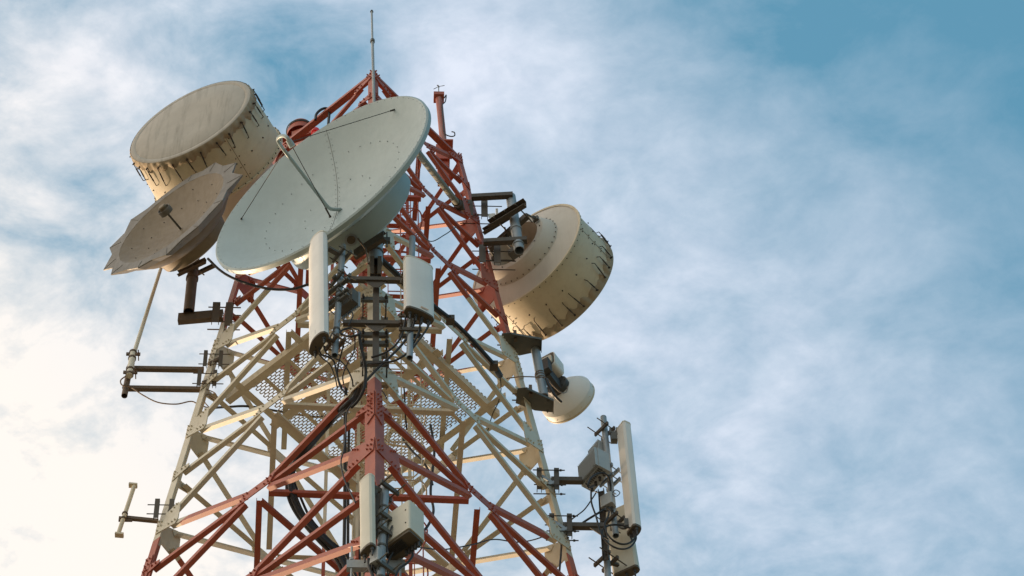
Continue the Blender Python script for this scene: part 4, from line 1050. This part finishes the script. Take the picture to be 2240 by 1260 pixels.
for k in range(40):
    t = k / 12 * 2 * PI; e = 1 + .08 * math.sin(k * 2.3); coil.append((766 + 21 * e * math.cos(t), 726 + 9 * e * math.sin(t) + .06 * k))
loose(coil, -3.62, -3.46, .011, 'coil of black cable hung under the lower dark cross arm')
loose([(762, 712), (768, 700), (772, 690), (768, 682), (760, 686)], -3.5, -3.5, .010, 'short black cable hooked over the lower dark cross arm')
# thick black waveguide down the right front face
wg = [(832, 566), (866, 598), (892, 624), (945, 668), (985, 700), (1022, 735), (1052, 768), (1080, 800), (1094, 822)]
cable([aty(x, y, -2.75 + 2.05 * k / 8) for k, (x, y) in enumerate(wg)], .048, 'thick black waveguide running down along the right cream face of the tower', 'black', 'waveguide')
m = MB()
for k in (4, 7):
    p = aty(wg[k][0], wg[k][1], -2.75 + 2.05 * k / 8); m = MB().box(p, (1, 0, 0), (0, 1, 0), Z, .13, .13, .10); m.bolt(p + V((0, -.06, 0)), V((0, -1, 0)))
    tag(m.build('cable_hanger', M['dark']), 'dark hanger clamped midway around the thick black waveguide' if k == 4 else 'lower dark hanger near the end of the thick black waveguide', 'hanger')
loose([(455, 566), (480, 590), (505, 606), (540, 620), (590, 632), (640, 632), (680, 620)], -.5, -1.0, .022, 'black cable sagging from the petal dish pipe across to the tower')
loose([(942, 930), (950, 985), (945, 1040), (942, 1080), (948, 1120), (930, 1158), (900, 1175)], -.6, -1.6, .020, 'black cable hanging at the right of the near leg inside the tower')
loose([(880, 960), (900, 985), (925, 1010), (940, 1035), (946, 1060)], -.3, -.6, .018, 'black cable draped from the ladder towards the right inside the tower')
loose([(1206, 1166), (1170, 1180), (1130, 1186), (1080, 1180), (1030, 1192), (970, 1202), (920, 1198)], .1, -1.6, .010, 'thin black cable strung across the red right face of the tower')
loose([(1229, 1178), (1227, 1210), (1222, 1270)], .0, .0, .016, 'black cable hanging down along the right leg')
loose([(1093, 818), (1096, 850), (1090, 880), (1078, 905), (1066, 945)], -.5, .4, .008, 'thin cable dangling below the end of the black waveguide')
loose([(916, 508), (942, 528), (972, 514), (998, 496)], -2.0, -1.2, .008, 'thin black wire strung between red members at upper right')
loose([(806, 1222), (808, 1240), (816, 1262), (822, 1290)], -4.2, -4.1, .022, 'thick black cable under the cream lower panel antenna')
loose([(812, 1220), (818, 1245), (830, 1268), (836, 1290)], -4.2, -4.1, .014, 'thin black cable under the cream lower panel antenna')
loose([(900, 1196), (902, 1216), (890, 1232), (872, 1246), (862, 1270)], -4.0, -4.0, .016, 'black cable curving from the large cream boxed radio unit')
loose([(860, 1208), (852, 1222), (846, 1240), (850, 1262)], -4.0, -4.0, .012, 'short black cable under the large cream boxed radio unit')
loose([(858, 1150), (850, 1170), (846, 1195), (850, 1212)], -4.1, -4.1, .012, 'black cable beside the clamps of the lower pipe')

# ------------------------------------------------------------------ camera
cd = bpy.data.cameras.new('camera'); cam = bpy.data.objects.new('camera', cd); COL.objects.link(cam)
cd.sensor_fit = 'HORIZONTAL'; cd.sensor_width = 36; cd.lens = F / 2240 * 36; cd.clip_start = .1; cd.clip_end = 30000
cam.matrix_world = Matrix(((RT.x, UP.x, -FW.x, CAM.x), (RT.y, UP.y, -FW.y, CAM.y), (RT.z, UP.z, -FW.z, CAM.z), (0, 0, 0, 1)))
sc.camera = cam

# ------------------------------------------------------------------ light
SUN_EL, SUN_AZ = 6.0, -33.0            # azimuth from +Y (away from the viewer) towards +X
az = math.radians(SUN_AZ); el = math.radians(SUN_EL)
sdir = V((math.sin(az) * math.cos(el), math.cos(az) * math.cos(el), math.sin(el)))
sl = bpy.data.lights.new('sun', 'SUN'); sl.energy = 2.8; sl.angle = math.radians(.6); sl.color = (1.0, .72, .46)
so = bpy.data.objects.new('sun', sl); COL.objects.link(so); so.rotation_euler = sdir.to_track_quat('Z', 'Y').to_euler(); so.location = (-40, 20, 10)

w = bpy.data.worlds.new('World'); sc.world = w; w.use_nodes = True; n = w.node_tree; n.nodes.clear()
out = node(n, 'ShaderNodeOutputWorld')
sky = node(n, 'ShaderNodeTexSky', sky_type='NISHITA'); sky.sun_disc = False; sky.sun_elevation = el; sky.sun_rotation = az; sky.dust_density = 1.5; sky.ozone_density = 2.0; sky.altitude = 300
b1 = node(n, 'ShaderNodeBackground'); n.links.new(sky.outputs[0], b1.inputs[0]); b1.inputs[1].default_value = .10
# cloud layer: plane coordinates of the view direction
tc = node(n, 'ShaderNodeTexCoord'); sx = node(n, 'ShaderNodeSeparateXYZ'); n.links.new(tc.outputs['Generated'], sx.inputs[0])
def mth(op, a, b=None, clamp=False):
    x = node(n, 'ShaderNodeMath', operation=op, use_clamp=clamp)
    for i, v in enumerate((a, b)):
        if v is None: continue
        if isinstance(v, (int, float)): x.inputs[i].default_value = v
        else: n.links.new(v, x.inputs[i])
    return x.outputs[0]
zc = mth('MAXIMUM', sx.outputs[2], .04); cu = mth('DIVIDE', sx.outputs[0], zc); cv = mth('DIVIDE', sx.outputs[1], zc)
cb = node(n, 'ShaderNodeCombineXYZ'); n.links.new(cu, cb.inputs[0]); n.links.new(cv, cb.inputs[1])
def uv(x, y): d = ray(x, y); return d.x / d.z, d.y / d.z
def fbm(scale, det, rough, dist, off=(0, 0, 0), st=(1, 1, 1), rot=0):
    mp = node(n, 'ShaderNodeMapping'); mp.inputs['Location'].default_value = off; mp.inputs['Scale'].default_value = st; mp.inputs['Rotation'].default_value = (0, 0, rot); n.links.new(cb.outputs[0], mp.inputs[0])
    x = node(n, 'ShaderNodeTexNoise'); x.inputs['Scale'].default_value = scale; x.inputs['Detail'].default_value = det; x.inputs['Roughness'].default_value = rough; x.inputs['Distortion'].default_value = dist
    n.links.new(mp.outputs[0], x.inputs['Vector']); return x.outputs['Fac']
def blob(x, y, rad, amp):
    u, v = uv(x, y); k = rad / F * 1.35
    d2 = mth('ADD', mth('POWER', mth('SUBTRACT', cu, u), 2.0), mth('POWER', mth('SUBTRACT', cv, v), 2.0))
    return mth('MULTIPLY', mth('POWER', 2.718, mth('MULTIPLY', d2, -1 / (k * k))), amp)
f1 = fbm(17, 12, .60, .35, (3.1, 1.7, 0), (1, 1.25, 1), .6); f2 = fbm(42, 8, .62, .2, (7.7, 2.2, 0), (1, 1.2, 1), .6)
nz = mth('SUBTRACT', mth('ADD', mth('MULTIPLY', f1, 1.9), mth('MULTIPLY', f2, .65)), 1.275)
# more cover to the lower left (towards the low sun), clear patches upper right
u0, v0_ = uv(300, 1150); u1, v1_ = uv(2150, 120); gx, gy = u0 - u1, v0_ - v1_; gl = gx * gx + gy * gy
grad = mth('DIVIDE', mth('ADD', mth('MULTIPLY', mth('SUBTRACT', cu, u1), gx), mth('MULTIPLY', mth('SUBTRACT', cv, v1_), gy)), gl)
grad = mth('MINIMUM', mth('MAXIMUM', grad, -.3), 1.4)
amp = mth('ADD', mth('MULTIPLY', mth('MAXIMUM', grad, 0.0), 1.9), .28)
br = node(n, 'ShaderNodeValToRGB'); e_ = br.color_ramp.elements
e_[0].position = 0; e_[0].color = (.20,) * 3 + (1,); e_[1].position = 1; e_[1].color = (.98,) * 3 + (1,)
for p_, v_ in ((.15, .44), (.33, .63), (.55, .64), (.72, .70)):
    k_ = e_.new(p_); k_.color = (v_,) * 3 + (1,)
n.links.new(mth('DIVIDE', grad, 1.2), br.inputs[0])
cover = mth('ADD', mth('MULTIPLY', nz, amp), mth('SUBTRACT', mth('MULTIPLY', br.outputs[0], 2.0), 1.0))
for args in ((80, 170, 150, .40), (300, 160, 130, .35), (180, 260, 70, -.25), (1080, 90, 150, .45), (1220, 160, 110, .30), (1000, 270, 150, .30), (1380, 400, 200, .15), (560, 110, 170, -.42), (700, 60, 140, -.25), (200, 420, 100, -.30), (1700, 100, 350, -.20), (1950, 800, 500, .06), (90, 700, 260, .12), (150, 1150, 400, .65), (470, 420, 160, -.2), (1480, 780, 260, .18), (1900, 560, 300, .10)):
    cover = mth('ADD', cover, blob(*args))
vd = node(n, 'ShaderNodeVectorMath', operation='DOT_PRODUCT'); n.links.new(tc.outputs['Generated'], vd.inputs[0]); vd.inputs[1].default_value = V((-.84, -.50, .2)).normalized()
west_fill = ramp(n, vd.outputs['Value'], .12, .85)        # unseen cloud bank added low in the west to brighten viewer-facing sides
cover = mth('ADD', cover, mth('MULTIPLY', west_fill, 1.1))
mask = mth('DIVIDE', mth('ADD', cover, .60), 1.62, True)
warm = ramp(n, grad, .50, 1.12)
cc_ = mix(n, warm, (.77, .835, .955), (1.0, .945, .885))
dens = mix(n, warm, ramp(n, f2, .25, .75, (.90, .905, .93, 1), (1.04, 1.03, 1.02, 1)), (1, 1, 1))
mm = node(n, 'ShaderNodeMix', data_type='RGBA', blend_type='MULTIPLY'); mm.inputs[0].default_value = 1.0; n.links.new(cc_, mm.inputs[6]); n.links.new(dens, mm.inputs[7])
b2 = node(n, 'ShaderNodeBackground'); n.links.new(mix(n, west_fill, mm.outputs[2], (1.8, 1.6, 1.36)), b2.inputs[0]); b2.inputs[1].default_value = .53
b3 = node(n, 'ShaderNodeBackground'); b3.inputs[0].default_value = (.062, .225, .300, 1); b3.inputs[1].default_value = .46      # thin high veil that never clears
ad = node(n, 'ShaderNodeAddShader'); n.links.new(b1.outputs[0], ad.inputs[0]); n.links.new(b3.outputs[0], ad.inputs[1])
ms = node(n, 'ShaderNodeMixShader'); n.links.new(mask, ms.inputs[0]); n.links.new(ad.outputs[0], ms.inputs[1]); n.links.new(b2.outputs[0], ms.inputs[2]); n.links.new(ms.outputs[0], out.inputs[0])

vs_ = sc.view_settings; vs_.view_transform = 'Standard'; vs_.look = 'None'; vs_.exposure = 0.95; vs_.gamma = 1.0
sc.display_settings.display_device = 'sRGB'
